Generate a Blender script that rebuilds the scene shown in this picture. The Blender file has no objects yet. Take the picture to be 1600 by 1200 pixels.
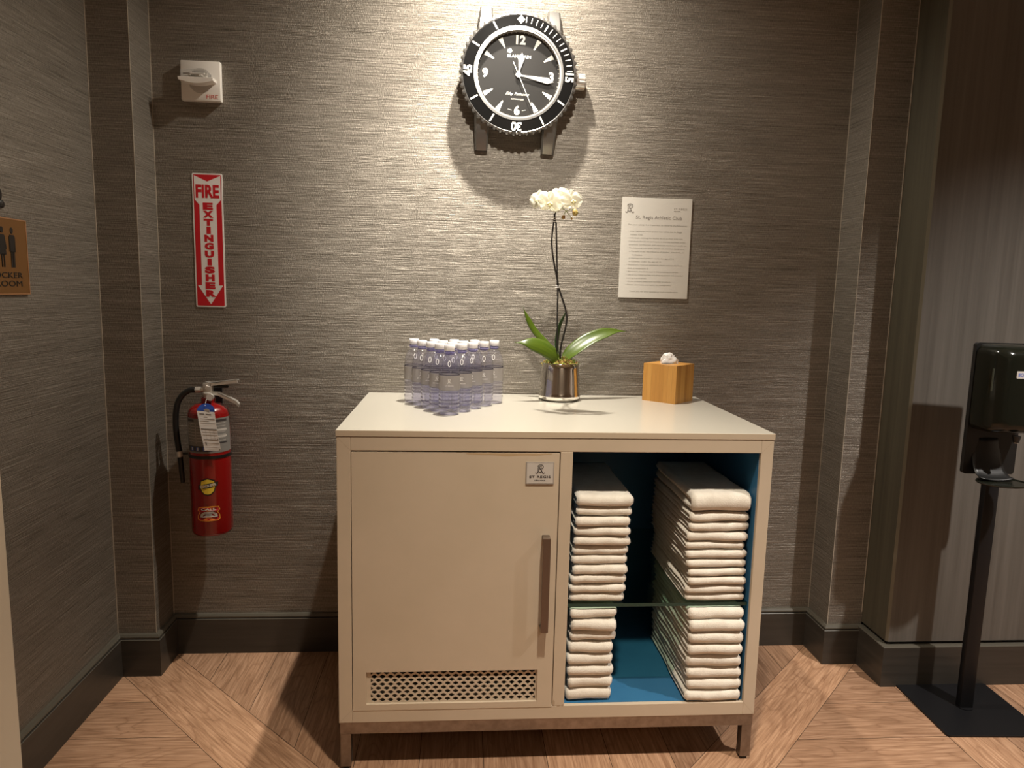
import bpy, math, random
from mathutils import Vector, Matrix, noise
R = math.radians
rnd = random.Random(7)
SC = bpy.context.scene
COL = SC.collection

# ------------------------------------------------------------------ camera
YAW, PITCH, ROLL = 0.0751, 0.1342, 0.0242
FPX = 1093.96
cam_d = bpy.data.cameras.new('camera')
cam = bpy.data.objects.new('camera', cam_d)
COL.objects.link(cam)
cam_d.sensor_fit = 'HORIZONTAL'
cam_d.sensor_width = 36.0
cam_d.lens = FPX * 36.0 / 1600.0
cam_d.clip_start = 0.02
fw = Vector((math.sin(YAW)*math.cos(PITCH), math.cos(YAW)*math.cos(PITCH), -math.sin(PITCH)))
rt = Vector((math.cos(YAW), -math.sin(YAW), 0))
up = rt.cross(fw)
rt2 = math.cos(ROLL)*rt + math.sin(ROLL)*up
up2 = -math.sin(ROLL)*rt + math.cos(ROLL)*up
cam.matrix_world = Matrix(((rt2.x, up2.x, -fw.x, 0), (rt2.y, up2.y, -fw.y, -2.5533),
                           (rt2.z, up2.z, -fw.z, 1.3772), (0, 0, 0, 1)))
SC.camera = cam

# ------------------------------------------------------------------ light
SC.view_settings.view_transform = 'Standard'
SC.view_settings.look = 'None'
SC.view_settings.gamma = 1.0
SC.view_settings.use_curve_mapping = False
SC.view_settings.exposure = 0.0
SC.cycles.max_bounces = 16
SC.cycles.transparent_max_bounces = 48
SC.cycles.transmission_bounces = 12
SC.cycles.glossy_bounces = 6
SC.cycles.sample_clamp_indirect = 4.0

world = bpy.data.worlds.new('world')
SC.world = world
world.use_nodes = True
world.node_tree.nodes['Background'].inputs[0].default_value = (1.0, 0.84, 0.68, 1)
world.node_tree.nodes['Background'].inputs[1].default_value = 0.03

def spot(name, loc, target, watts, cone, color, radius=0.03, blend=1.0):
    d = bpy.data.lights.new(name, 'SPOT')
    d.energy = watts
    d.color = color
    d.spot_size = R(cone)
    d.spot_blend = blend
    d.shadow_soft_size = radius
    o = bpy.data.objects.new(name, d)
    COL.objects.link(o)
    o.location = loc
    o.rotation_euler = (Vector(target) - Vector(loc)).to_track_quat('-Z', 'Y').to_euler()
    return o

spot('downlight_wall_beam', (0.15, -0.35, 2.80), (0.04, -0.17, 1.20), 165, 60, (1.0, 0.93, 0.82), 0.022)
spot('downlight_wall', (0.15, -0.35, 2.80), (0.13, -0.25, 1.80), 120, 150, (1.0, 0.91, 0.78), 0.022)
spot('accent_light', (0.15, -1.40, 2.80), (0.04, 0.0, 1.70), 130, 52, (1.0, 0.92, 0.80), 0.03)
spot('downlight_right', (2.15, -1.60, 2.80), (2.15, -1.15, 0.0), 360, 95, (1.0, 0.93, 0.86), 0.03)
spot('downlight_front', (0.34, -1.60, 2.80), (0.34, -1.25, 0.0), 255, 73, (1.0, 0.88, 0.72), 0.05)
spot('rear_fill_light', (0.60, -4.20, 2.80), (0.60, -4.60, 0.0), 90, 150, (1.0, 0.88, 0.74), 0.05)  # added lamp, brightens the unseen rear room for reflections and bounce

# ------------------------------------------------------------------ materials
def mat(name, color=(.5, .5, .5), rough=.5, metal=0.0, **kw):
    m = bpy.data.materials.new(name)
    m.use_nodes = True
    b = m.node_tree.nodes['Principled BSDF']
    b.inputs['Base Color'].default_value = (*color, 1)
    b.inputs['Roughness'].default_value = rough
    b.inputs['Metallic'].default_value = metal
    for k, v in kw.items():
        b.inputs[k.replace('_', ' ')].default_value = v
    m['b'] = 1
    return m

class NT:
    def __init__(s, m):
        s.t = m.node_tree
        s.b = s.t.nodes.get('Principled BSDF')
    def n(s, ty, **kw):
        x = s.t.nodes.new(ty)
        for k, v in kw.items():
            setattr(x, k, v)
        return x
    def l(s, a, b):
        s.t.links.new(a, b)
    def coord(s, kind='Object', scale=(1, 1, 1)):
        c = s.n('ShaderNodeTexCoord')
        mp = s.n('ShaderNodeMapping')
        mp.inputs['Scale'].default_value = scale
        s.l(c.outputs[kind], mp.inputs['Vector'])
        return mp.outputs[0]
    def geo(s, scale=(1, 1, 1)):
        c = s.n('ShaderNodeNewGeometry')
        mp = s.n('ShaderNodeMapping')
        mp.inputs['Scale'].default_value = scale
        s.l(c.outputs['Position'], mp.inputs['Vector'])
        return mp.outputs[0]
    def noise(s, vec, scale=1.0, detail=3.0, rough=.5, dist=0.0):
        x = s.n('ShaderNodeTexNoise')
        x.inputs['Scale'].default_value = scale
        x.inputs['Detail'].default_value = detail
        x.inputs['Roughness'].default_value = rough
        x.inputs['Distortion'].default_value = dist
        s.l(vec, x.inputs['Vector'])
        return x.outputs['Fac']
    def ramp(s, fac, stops):
        x = s.n('ShaderNodeValToRGB')
        els = x.color_ramp.elements
        while len(els) > 1:
            els.remove(els[-1])
        els[0].position = stops[0][0]
        els[0].color = (*stops[0][1], 1)
        for p, c in stops[1:]:
            e = els.new(p)
            e.color = (*c, 1)
        s.l(fac, x.inputs['Fac'])
        return x.outputs['Color']
    def math(s, op, a, b=None):
        x = s.n('ShaderNodeMath', operation=op)
        for i, v in enumerate((a, b)):
            if v is None:
                continue
            if isinstance(v, (int, float)):
                x.inputs[i].default_value = v
            else:
                s.l(v, x.inputs[i])
        return x.outputs[0]
    def mix(s, fac, a, b, mode='MIX'):
        x = s.n('ShaderNodeMix', data_type='RGBA', blend_type=mode)
        for i, v in ((0, fac), (6, a), (7, b)):
            if isinstance(v, (int, float)):
                x.inputs[i].default_value = v
            elif isinstance(v, tuple):
                x.inputs[i].default_value = (*v, 1)
            else:
                s.l(v, x.inputs[i])
        return x.outputs[2]
    def bump(s, h, strength=.3, dist=.002):
        x = s.n('ShaderNodeBump')
        x.inputs['Strength'].default_value = strength
        x.inputs['Distance'].default_value = dist
        s.l(h, x.inputs['Height'])
        s.l(x.outputs[0], s.b.inputs['Normal'])

def m_wallpaper():
    m = mat('grasscloth', rough=.46, metal=.6)
    t = NT(m)
    sep = t.n('ShaderNodeSeparateXYZ')
    g = t.n('ShaderNodeNewGeometry')
    t.l(g.outputs['Position'], sep.inputs[0])
    u = t.math('ADD', sep.outputs[0], sep.outputs[1])
    cmb = t.n('ShaderNodeCombineXYZ')
    t.l(u, cmb.inputs[0])
    t.l(sep.outputs[2], cmb.inputs[1])
    def nz(sx, sy, detail, rough, dist=0.0):
        mp = t.n('ShaderNodeMapping')
        mp.inputs['Scale'].default_value = (sx, sy, 1)
        t.l(cmb.outputs[0], mp.inputs['Vector'])
        return t.noise(mp.outputs[0], 1.0, detail, rough, dist)
    fine = nz(7.0, 430.0, 3.0, .6)
    line = nz(3.0, 150.0, 3.0, .65)
    broad = nz(1.6, 22.0, 2.0, .5)
    thread = nz(420.0, 90.0, 1.0, .5)
    a = t.math('ADD', t.math('MULTIPLY', fine, .42), t.math('MULTIPLY', broad, .10))
    a = t.math('ADD', a, t.math('MULTIPLY', thread, .22))
    a = t.math('ADD', a, t.math('MULTIPLY', line, .26))
    c = t.ramp(a, [(.36, (.11, .096, .078)), (.45, (.20, .178, .149)), (.54, (.27, .243, .206)),
                   (.64, (.41, .375, .325))])
    t.l(c, t.b.inputs['Base Color'])
    t.b.inputs['Specular IOR Level'].default_value = .35
    t.bump(a, .8, .007)
    return m

def m_floor():
    m = mat('oak_planks', rough=.42)
    t = NT(m)
    uv = t.coord('UV')
    def mp(sc):
        x = t.n('ShaderNodeMapping')
        x.inputs['Scale'].default_value = sc
        t.l(uv, x.inputs['Vector'])
        return x.outputs[0]
    fine = t.noise(mp((7, 130, 1)), 1, 6, .62)
    ring = t.noise(mp((1.3, 9.0, 1)), 1, 2, .5, .8)
    wv = t.math('FRACT', t.math('MULTIPLY', ring, 13.0))
    wv = t.math('ABSOLUTE', t.math('SUBTRACT', wv, .5))
    wv = t.math('MULTIPLY', wv, 2.0)
    wv = t.math('POWER', wv, 5.0)
    blot = t.noise(mp((3, 5, 1)), 1, 3, .5)
    c1 = t.ramp(fine, [(.3, (.23, .130, .078)), (.5, (.37, .225, .142)), (.7, (.50, .325, .218))])
    c2 = t.mix(t.math('MULTIPLY', wv, .55), c1, (.20, .105, .06))
    at = t.n('ShaderNodeAttribute', attribute_name='tone')
    c3 = t.mix(1.0, c2, t.ramp(at.outputs['Fac'], [(0, (.80, .78, .76)), (1, (1.12, 1.08, 1.02))]), 'MULTIPLY')
    c4 = t.mix(1.0, c3, t.ramp(blot, [(.3, (.86, .84, .82)), (.7, (1.06, 1.05, 1.04))]), 'MULTIPLY')
    t.l(c4, t.b.inputs['Base Color'])
    h = t.math('SUBTRACT', t.math('MULTIPLY', fine, .6), t.math('MULTIPLY', wv, .5))
    t.bump(h, .22, .002)
    t.b.inputs['Specular IOR Level'].default_value = .4
    return m

def m_grain(name, lo, hi, scale=(60, 60, 3), rough=.5, bump=.15):
    m = mat(name, rough=rough)
    t = NT(m)
    v = t.coord('Object', scale)
    f = t.noise(v, 1, 5, .6)
    f2 = t.noise(t.coord('Object', tuple(x*.22 for x in scale)), 1, 2, .5)
    s = t.math('ADD', t.math('MULTIPLY', f, .65), t.math('MULTIPLY', f2, .35))
    t.l(t.ramp(s, [(.33, lo), (.67, hi)]), t.b.inputs['Base Color'])
    t.bump(f, bump, .001)
    return m

def m_mottle(name, a, b, scale=8, rough=.5, metal=0., bump=0., bscale=200):
    m = mat(name, rough=rough, metal=metal)
    t = NT(m)
    f = t.noise(t.coord('Object'), scale, 4, .6)
    t.l(t.ramp(f, [(.35, a), (.65, b)]), t.b.inputs['Base Color'])
    if bump:
        t.bump(t.noise(t.coord('Object'), bscale, 2, .5), bump, .001)
    return m

def m_towel():
    m = mat('terry_cotton', (.80, .735, .655), .95)
    t = NT(m)
    v = t.coord('Object')
    f = t.noise(v, 420, 2, .6)
    f2 = t.noise(v, 26, 3, .5)
    t.l(t.ramp(f2, [(.3, (.69, .635, .545)), (.7, (.80, .755, .665))]), t.b.inputs['Base Color'])
    t.bump(t.math('ADD', f, t.math('MULTIPLY', f2, 1.2)), .55, .003)
    t.b.inputs['Sheen Weight'].default_value = .25
    t.b.inputs['Sheen Roughness'].default_value = .5
    return m

def m_clear(name, tint, ior=1.35, gl_rough=.02, body=0.0, bodycol=(1, 1, 1), boost=1.0):
    """thin clear skin: tinted transparency, Fresnel gloss, optional milky share"""
    m = bpy.data.materials.new(name)
    m.use_nodes = True
    nt = m.node_tree
    nt.nodes.remove(nt.nodes['Principled BSDF'])
    out = nt.nodes['Material Output']
    t = NT(m)
    tr = t.n('ShaderNodeBsdfTransparent')
    tr.inputs[0].default_value = (*tint, 1)
    gl = t.n('ShaderNodeBsdfGlossy')
    gl.inputs['Roughness'].default_value = gl_rough
    gg = t.n('ShaderNodeNewGeometry')
    dp = t.n('ShaderNodeVectorMath', operation='DOT_PRODUCT')
    t.l(gg.outputs['Normal'], dp.inputs[0])
    t.l(gg.outputs['Incoming'], dp.inputs[1])
    f0 = ((ior-1)/(ior+1))**2
    c = t.math('SUBTRACT', 1.0, t.math('ABSOLUTE', dp.outputs['Value']))
    fac = t.math('ADD', f0, t.math('MULTIPLY', t.math('POWER', c, 5.0), 1-f0))
    mx = t.n('ShaderNodeMixShader')
    if boost != 1.0:
        fac = t.math('MINIMUM', t.math('MULTIPLY', fac, boost), 1.0)
    t.l(fac, mx.inputs[0])
    t.l(tr.outputs[0], mx.inputs[1])
    t.l(gl.outputs[0], mx.inputs[2])
    last = mx
    if body:
        df = t.n('ShaderNodeBsdfDiffuse')
        df.inputs[0].default_value = (*bodycol, 1)
        m2 = t.n('ShaderNodeMixShader')
        m2.inputs[0].default_value = body
        t.l(last.outputs[0], m2.inputs[1])
        t.l(df.outputs[0], m2.inputs[2])
        last = m2
    t.l(last.outputs[0], out.inputs[0])
    return m

def m_bamboo():
    m = mat('bamboo', rough=.42)
    t = NT(m)
    uv = t.coord('UV')
    sep = t.n('ShaderNodeSeparateXYZ')
    t.l(uv, sep.inputs[0])
    strip = t.math('FLOOR', t.math('MULTIPLY', sep.outputs[0], 8.0))
    wn = t.n('ShaderNodeTexWhiteNoise', noise_dimensions='1D')
    t.l(strip, wn.inputs['W'])
    x = t.n('ShaderNodeMapping')
    x.inputs['Scale'].default_value = (60, 2.5, 1)
    t.l(uv, x.inputs['Vector'])
    f = t.noise(x.outputs[0], 1, 4, .6)
    s = t.math('ADD', t.math('MULTIPLY', f, .55), t.math('MULTIPLY', wn.outputs[0], .45))
    base = t.ramp(s, [(.2, (.42, .190, .040)), (.5, (.56, .275, .062)), (.85, (.66, .36, .098))])
    fr = t.math('FRACT', t.math('MULTIPLY', sep.outputs[0], 8.0))
    ln = t.math('LESS_THAN', fr, .035)
    t.l(t.mix(t.math('MULTIPLY', ln, .55), base, (.25, .10, .02)), t.b.inputs['Base Color'])
    return m

M = {}
M['paper'] = m_wallpaper()
M['floor'] = m_floor()
M['gap'] = mat('plank_gap', (.05, .028, .016), .9)
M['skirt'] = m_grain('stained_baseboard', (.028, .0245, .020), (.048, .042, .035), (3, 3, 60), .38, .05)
M['skirtlip'] = mat('baseboard_lip_lit', (.085, .077, .060), .35)  # lighter than the board, paints the highlight along its top edge
M['seam'] = mat('seam_catchlight', (.42, .37, .30), .6)
M['chamfer'] = mat('column_edge_lit', (.10, .088, .062), .28)
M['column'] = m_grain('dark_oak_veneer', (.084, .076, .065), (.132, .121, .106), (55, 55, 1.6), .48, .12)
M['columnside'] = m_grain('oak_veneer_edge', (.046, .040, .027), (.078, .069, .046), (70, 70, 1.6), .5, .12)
M['cream'] = mat('cream_casing', (.62, .54, .42), .5)
M['ceil'] = mat('ceiling_paint', (.80, .77, .72), .9)
M['backroom'] = mat('rear_wall_paint', (.40, .35, .29), .8)
M['cab'] = m_mottle('cream_lacquer', (.53, .445, .335), (.56, .47, .36), 5, .38, 0, .04, 60)
M['cabtop'] = mat('cream_top', (.45, .425, .365), .2)
M['cabedge'] = mat('cream_top_edge', (.52, .435, .325), .35)
M['stain'] = mat('heat_stain', (.46, .33, .19), .5)
M['blue'] = m_mottle('blue_liner', (.030, .135, .27), (.036, .155, .30), 6, .45)
M['darkliner'] = mat('dark_liner', (.02, .03, .04), .6)
M['steel'] = m_mottle('brushed_steel', (.25, .21, .18), (.33, .285, .25), 40, .36, .95, .1, 300)
M['bronze'] = mat('bronze_bar', (.17, .115, .085), .42, .6)
M['rubber'] = mat('rubber', (.015, .013, .012), .7)
M['towel'] = m_towel()
M['shelfglass'] = m_clear('green_glass', (.70, .82, .76), 1.5, .02)
M['glassedge'] = mat('green_glass_edge', (.012, .045, .035), .12)
M['chrome'] = mat('chrome', (.86, .84, .80), .06, 1.0)
M['polsteel'] = mat('polished_steel', (.74, .71, .66), .2, .6)
M['watchsteel'] = mat('watch_steel', (.36, .355, .345), .26, .9)
M['bezel'] = mat('bezel_ceramic', (.008, .008, .008), .10, Specular_IOR_Level=.35)
M['dial'] = mat('dial_black', (.011, .010, .009), .5, Specular_IOR_Level=.25)
M['lume'] = mat('lume_white', (.88, .87, .80), .4)
M['crystal'] = m_clear('watch_crystal', (1, 1, 1), 1.5, .015)
M['white'] = mat('white_plastic', (.80, .77, .72), .4)
M['signwhite'] = mat('sign_white', (.82, .80, .78), .35)
M['signred'] = mat('sign_red', (.55, .012, .022), .35)
M['firered'] = mat('fire_red_lettering', (.60, .10, .09), .5)
M['extred'] = mat('extinguisher_red', (.24, .004, .004), .25, Coat_Weight=.4)
M['black'] = mat('black_plastic', (.008, .008, .008), .4)
M['blackgloss'] = mat('glossy_black', (.008, .009, .006), .16, Specular_IOR_Level=.35)
M['window'] = mat('level_window', (.05, .055, .04), .25)
M['blackpaint'] = mat('black_powder_coat', (.006, .006, .007), .42, Specular_IOR_Level=.3)
M['greyprint'] = mat('grey_print', (.20, .19, .175), .5)
M['plate'] = mat('nameplate_grey', (.36, .33, .30), .4, .3)
M['lightplate'] = mat('nameplate_light', (.52, .49, .45), .45)
M['darktext'] = mat('dark_print', (.045, .04, .04), .5)
M['signtext'] = mat('grey_lettering', (.22, .20, .18), .6)
M['tagwhite'] = mat('tag_card', (.75, .73, .70), .6)
M['tagblue'] = mat('tag_blue', (.02, .07, .36), .5)
M['yellow'] = mat('badge_yellow', (.75, .56, .05), .4)
M['orange'] = mat('sticker_orange', (.85, .33, .04), .4)
M['paperboard'] = mat('notice_board', (.66, .635, .58), .5)
M['bodytext'] = mat('body_print', (.33, .31, .28), .6)
M['copper'] = mat('bronze_sign_plate', (.20, .098, .030), .42, .3)
M['copperedge'] = mat('copper_edge', (.50, .27, .13), .35, .5)
M['iconblack'] = mat('icon_black', (.012, .010, .008), .5)
M['bottle'] = m_clear('bottle_plastic', (.94, .94, .975), 1.4, .03, .025, (.6, .6, .85), 2.0)
M['bottlerib'] = m_clear('bottle_plastic_ribs', (.90, .90, .965), 1.45, .05, .045, (.78, .78, .95), 2.6)
M['label'] = m_clear('bottle_label', (.95, .94, .92), 1.2, .2, .42, (.50, .465, .42))
M['neck'] = m_clear('bottle_neck_tint', (.70, .69, .90), 1.4, .05, .25, (.45, .42, .68))
M['waterline'] = m_clear('groove_tint', (.45, .44, .55), 1.4, .1, .2, (.20, .19, .25))
M['cap'] = mat('white_cap', (.86, .83, .84), .4)
M['whiteprint'] = mat('white_print', (.88, .86, .84), .5)
M['bamboo'] = m_bamboo()
M['hole'] = mat('slot_dark', (.03, .018, .01), .8)
M['tissue'] = mat('tissue', (.84, .80, .76), .9, Subsurface_Weight=.1)
M['stake'] = mat('dark_stem', (.009, .006, .006), .6)
M['greenstem'] = mat('green_twig', (.25, .30, .08), .5)
M['bud'] = m_mottle('orchid_bud', (.50, .42, .12), (.36, .14, .05), 60, .5)
def m_petal():
    m = mat('orchid_petal', (.93, .91, .80), .5)
    t = NT(m)
    tl = t.n('ShaderNodeBsdfTranslucent')
    tl.inputs[0].default_value = (.95, .93, .80, 1)
    mx = t.n('ShaderNodeMixShader')
    mx.inputs[0].default_value = .45
    out = m.node_tree.nodes['Material Output']
    t.l(t.b.outputs[0], mx.inputs[1])
    t.l(tl.outputs[0], mx.inputs[2])
    t.l(mx.outputs[0], out.inputs[0])
    return m
M['petal'] = m_petal()
M['lip'] = m_mottle('orchid_lip', (.80, .66, .16), (.86, .80, .50), 90, .5)
M['clip'] = mat('clear_clip', (.75, .73, .70), .3)
M['moss'] = m_mottle('moss', (.10, .16, .02), (.36, .22, .05), 45, .95, 0, .6, 300)
M['moss2'] = mat('moss_strand', (.22, .30, .05), .9)
M['moss3'] = mat('bark_strand', (.32, .12, .05), .9)
M['mitre'] = mat('joint_line', (.45, .36, .26), .6)
M['led'] = mat('chip_putty', (.42, .32, .22), .8)
M['bluetext'] = mat('blue_lettering', (.02, .10, .50), .4)
M['clearplastic'] = m_clear('clear_lens', (.97, .97, .97), 1.5, .03, .05, (1, 1, 1))

def m_leaf():
    m = mat('orchid_leaf', rough=.28)
    t = NT(m)
    uv = t.coord('UV')
    x = t.n('ShaderNodeMapping')
    x.inputs['Scale'].default_value = (3, 40, 1)
    t.l(uv, x.inputs['Vector'])
    f = t.noise(x.outputs[0], 1, 3, .5)
    t.l(t.ramp(f, [(.3, (.038, .072, .006)), (.7, (.085, .125, .010))]), t.b.inputs['Base Color'])
    return m
M['leaf'] = m_leaf()
M['leafdark'] = mat('orchid_leaf_dark', (.018, .045, .012), .35)

# ------------------------------------------------------------------ geometry helpers
class G:
    def __init__(s):
        s.v, s.f, s.m, s.uv = [], [], [], []
        s.slots = []
        s.T = Matrix.Identity(4)
    def slot(s, name):
        if name not in s.slots:
            s.slots.append(name)
        return s.slots.index(name)
    def add(s, verts, faces, m, uvs=None, fn=None):
        k = len(s.v)
        for p in verts:
            p = Vector(p)
            if fn:
                p = Vector(fn(p))
            s.v.append(s.T @ p)
        i = s.slot(m)
        for j, f in enumerate(faces):
            s.f.append([a + k for a in f])
            s.m.append(i)
            s.uv.append(uvs[j] if uvs else None)
        return s
    def box(s, a, b, m, bev=0.0):
        (x0, y0, z0), (x1, y1, z1) = a, b
        if bev <= 0:
            v = [(x0, y0, z0), (x1, y0, z0), (x1, y1, z0), (x0, y1, z0),
                 (x0, y0, z1), (x1, y0, z1), (x1, y1, z1), (x0, y1, z1)]
            f = [(0, 3, 2, 1), (4, 5, 6, 7), (0, 1, 5, 4), (1, 2, 6, 5), (2, 3, 7, 6), (3, 0, 4, 7)]
            return s.add(v, f, m)
        import bmesh
        bm = bmesh.new()
        bmesh.ops.create_cube(bm, size=1)
        for w in bm.verts:
            w.co = Vector((x0 + (w.co.x + .5)*(x1-x0), y0 + (w.co.y + .5)*(y1-y0), z0 + (w.co.z + .5)*(z1-z0)))
        bmesh.ops.bevel(bm, geom=list(bm.edges), offset=bev, segments=2, profile=.5, affect='EDGES')
        bm.verts.index_update()
        s.add([w.co.copy() for w in bm.verts], [[w.index for w in f.verts] for f in bm.faces], m)
        bm.free()
        return s
    def prism(s, pts, w0, w1, m, side=None):
        """polygon in xy extruded z from w0 to w1 (counter-clockwise)"""
        n = len(pts)
        ar = sum(pts[i][0]*pts[(i+1) % n][1] - pts[(i+1) % n][0]*pts[i][1] for i in range(n))
        if ar < 0:
            pts = pts[::-1]
        v = [(x, y, w0) for x, y in pts] + [(x, y, w1) for x, y in pts]
        s.add(v, [list(range(n))[::-1], list(range(n, 2*n))], m)
        k = len(s.v) - 2*n
        i = s.slot(side or m)
        for a in range(n):
            b = (a+1) % n
            s.f.append([k+a, k+b, k+n+b, k+n+a])
            s.m.append(i)
            s.uv.append(None)
        return s
    def lathe(s, prof, m, seg=32, fn=None, caps=True, mats=None):
        """prof: (r, z) list bottom to top, axis z"""
        v, f = [], []
        for r, z in prof:
            for k in range(seg):
                a = 2*math.pi*k/seg
                v.append((r*math.cos(a), r*math.sin(a), z))
        for i in range(len(prof)-1):
            for k in range(seg):
                k2 = (k+1) % seg
                f.append((i*seg+k, i*seg+k2, (i+1)*seg+k2, (i+1)*seg+k))
        if caps:
            if prof[0][0] > 1e-5:
                f.append(tuple(range(seg))[::-1])
            if prof[-1][0] > 1e-5:
                f.append(tuple(range((len(prof)-1)*seg, len(prof)*seg)))
        return s.add(v, f, m, fn=fn)
    def ring(s, r0, r1, z0, z1, m, seg=64):
        return s.lathe([(r0, z0), (r1, z0), (r1, z1), (r0, z1), (r0, z0)], m, seg, caps=False)
    def tube(s, pts, rad, m, seg=10, caps=True, flat=1.0):
        pts = [Vector(p) for p in pts]
        n = len(pts)
        if isinstance(rad, (int, float)):
            rad = [rad]*n
        v, f = [], []
        t0 = (pts[1]-pts[0]).normalized()
        ref = Vector((0, 0, 1)) if abs(t0.z) < .9 else Vector((1, 0, 0))
        nn = t0.cross(ref).normalized()
        for i in range(n):
            t = (pts[min(i+1, n-1)] - pts[max(i-1, 0)]).normalized()
            nn = (nn - t*nn.dot(t)).normalized()
            bb = t.cross(nn)
            for k in range(seg):
                a = 2*math.pi*k/seg
                v.append(pts[i] + rad[i]*(nn*math.cos(a) + bb*math.sin(a)*flat))
        for i in range(n-1):
            for k in range(seg):
                k2 = (k+1) % seg
                f.append((i*seg+k, i*seg+k2, (i+1)*seg+k2, (i+1)*seg+k))
        if caps:
            f.append(tuple(range(seg))[::-1])
            f.append(tuple(range((n-1)*seg, n*seg)))
        return s.add(v, f, m)
    def text(s, body, size, m, at=(0, 0, 0), depth=.0006, align='CENTER', sx=1.0, rot=0.0, fn=None, bold=0.0, spacing=1.0, shear=0.0):
        vs, fs = text_mesh(body, align, bold/size if size else 0, spacing, shear)
        c, sn = math.cos(rot), math.sin(rot)
        out = []
        for p in vs:
            x, y = p[0]*size*sx, p[1]*size
            out.append((at[0] + x*c - y*sn, at[1] + x*sn + y*c, at[2] + (depth if p[2] > 0 else 0)))
        return s.add(out, fs, m, fn=fn)
    def obj(s, name, parent=None, smooth=False, bevel=0.0, bseg=2, angle=40, sub=0, loc=None):
        me = bpy.data.meshes.new(name)
        me.from_pydata([tuple(p) for p in s.v], [], s.f)
        for n in s.slots:
            me.materials.append(M[n])
        me.polygons.foreach_set('material_index', s.m)
        if any(u for u in s.uv):
            ul = me.uv_layers.new(name='UVMap')
            for p, u in zip(me.polygons, s.uv):
                if u:
                    for li, c in zip(p.loop_indices, u):
                        ul.data[li].uv = c
        if smooth:
            me.polygons.foreach_set('use_smooth', [True]*len(me.polygons))
            if smooth != 'all':
                me.set_sharp_from_angle(angle=R(angle))
        me.update()
        o = bpy.data.objects.new(name, me)
        COL.objects.link(o)
        if parent:
            o.parent = parent
        if loc:
            o.location = loc
        if bevel > 0:
            b = o.modifiers.new('bevel', 'BEVEL')
            b.width = bevel
            b.segments = bseg
            b.limit_method = 'ANGLE'
            b.angle_limit = R(40)
        if sub:
            q = o.modifiers.new('sub', 'SUBSURF')
            q.levels = q.render_levels = sub
        return o

_tc = {}
def text_mesh(body, align='CENTER', bold=0.0, spacing=1.0, shear=0.0):
    key = (body, align, round(bold, 4), spacing, shear)
    if key not in _tc:
        c = bpy.data.curves.new('t', 'FONT')
        c.body = body
        c.size = 1.0
        c.align_x = align
        c.align_y = 'CENTER'
        c.extrude = .5
        c.offset = bold
        c.space_character = spacing
        c.shear = shear
        c.resolution_u = 3
        o = bpy.data.objects.new('t', c)
        me = o.to_mesh()
        _tc[key] = ([tuple(v.co) for v in me.vertices], [tuple(p.vertices) for p in me.polygons])
        o.to_mesh_clear()
        bpy.data.objects.remove(o)
        bpy.data.curves.remove(c)
    return _tc[key]

def text_fit(g, body, x0, x1, cy, h, m, z, **kw):
    """text whose ink fills x0..x1 and height h, centred on cy"""
    vs, _ = text_mesh(body, 'CENTER', 0, kw.get('spacing', 1.0), kw.get('shear', 0.0))
    xs = [p[0] for p in vs]
    ys = [p[1] for p in vs]
    size = h/(max(ys)-min(ys))
    sx = (x1-x0)/((max(xs)-min(xs))*size)
    cx = (x0+x1)/2 - (max(xs)+min(xs))/2*size*sx
    g.text(body, size, m, (cx, cy-(max(ys)+min(ys))/2*size, z), sx=sx, **kw)

def ribbon(g, pts, w, m, z, fn=None):
    """flat brush stroke through pts (Catmull-Rom), w = full width or list"""
    P_ = [Vector((p[0], p[1])) for p in pts]
    P_ = [2*P_[0]-P_[1]] + P_ + [2*P_[-1]-P_[-2]]
    c = []
    segs = len(P_)-3
    for k in range(segs):
        for i in range(6):
            t = i/6
            p0, p1, p2, p3 = P_[k:k+4]
            c.append(.5*((2*p1)+(-p0+p2)*t+(2*p0-5*p1+4*p2-p3)*t*t+(-p0+3*p1-3*p2+p3)*t**3))
    c.append(P_[-2])
    n = len(c)
    v, f = [], []
    for i, p in enumerate(c):
        d = (c[min(i+1, n-1)]-c[max(i-1, 0)])
        d = d.normalized() if d.length > 0 else Vector((1, 0))
        hw = w/2*(.45+.55*math.sin(math.pi*(i+.5)/n))
        v += [(p.x-d.y*hw, p.y+d.x*hw, z), (p.x+d.y*hw, p.y-d.x*hw, z)]
    for i in range(n-1):
        f.append((2*i, 2*i+1, 2*i+3, 2*i+2))
    g.add(v, f, m, fn=fn)

def monogram(g, cx, cy, h, m, z, fn=None, depth=.0005):
    """interlaced script S and R with curled feet, drawn as brush strokes"""
    def st(pts, w, dz=0.0):
        ribbon(g, [(cx+p[0]*h, cy+p[1]*h) for p in pts], w*h, m, z+depth+dz, fn)
    st([(-.16, .40), (-.20, .10), (-.20, -.20), (-.27, -.40), (-.42, -.42), (-.46, -.32)], .10)
    st([(-.30, .28), (-.18, .44), (.08, .50), (.30, .40), (.30, .16), (.10, .04), (-.14, .02)], .085, .00002)
    st([(-.02, .06), (.14, -.10), (.24, -.34), (.38, -.44), (.50, -.34)], .10, .00004)
    st([(.18, .26), (.06, .34), (-.06, .26), (-.02, .10), (.12, -.04), (.10, -.24), (-.06, -.30), (-.18, -.18)], .085, .00006)
    st([(-.10, -.42), (.02, -.28), (.10, -.44)], .07, .00008)

def onwall(p):                       # (u, v, out) -> back-wall axes
    return (p[0], -p[2], p[1])
def onleft(p):                       # (u, v, out) -> left-wall axes
    return (p[2], p[0], p[1])
MW = Matrix(((1, 0, 0, 0), (0, 0, -1, 0), (0, 1, 0, 0), (0, 0, 0, 1)))
ML = Matrix(((0, 0, 1, 0), (1, 0, 0, 0), (0, 1, 0, 0), (0, 0, 0, 1)))

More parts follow.
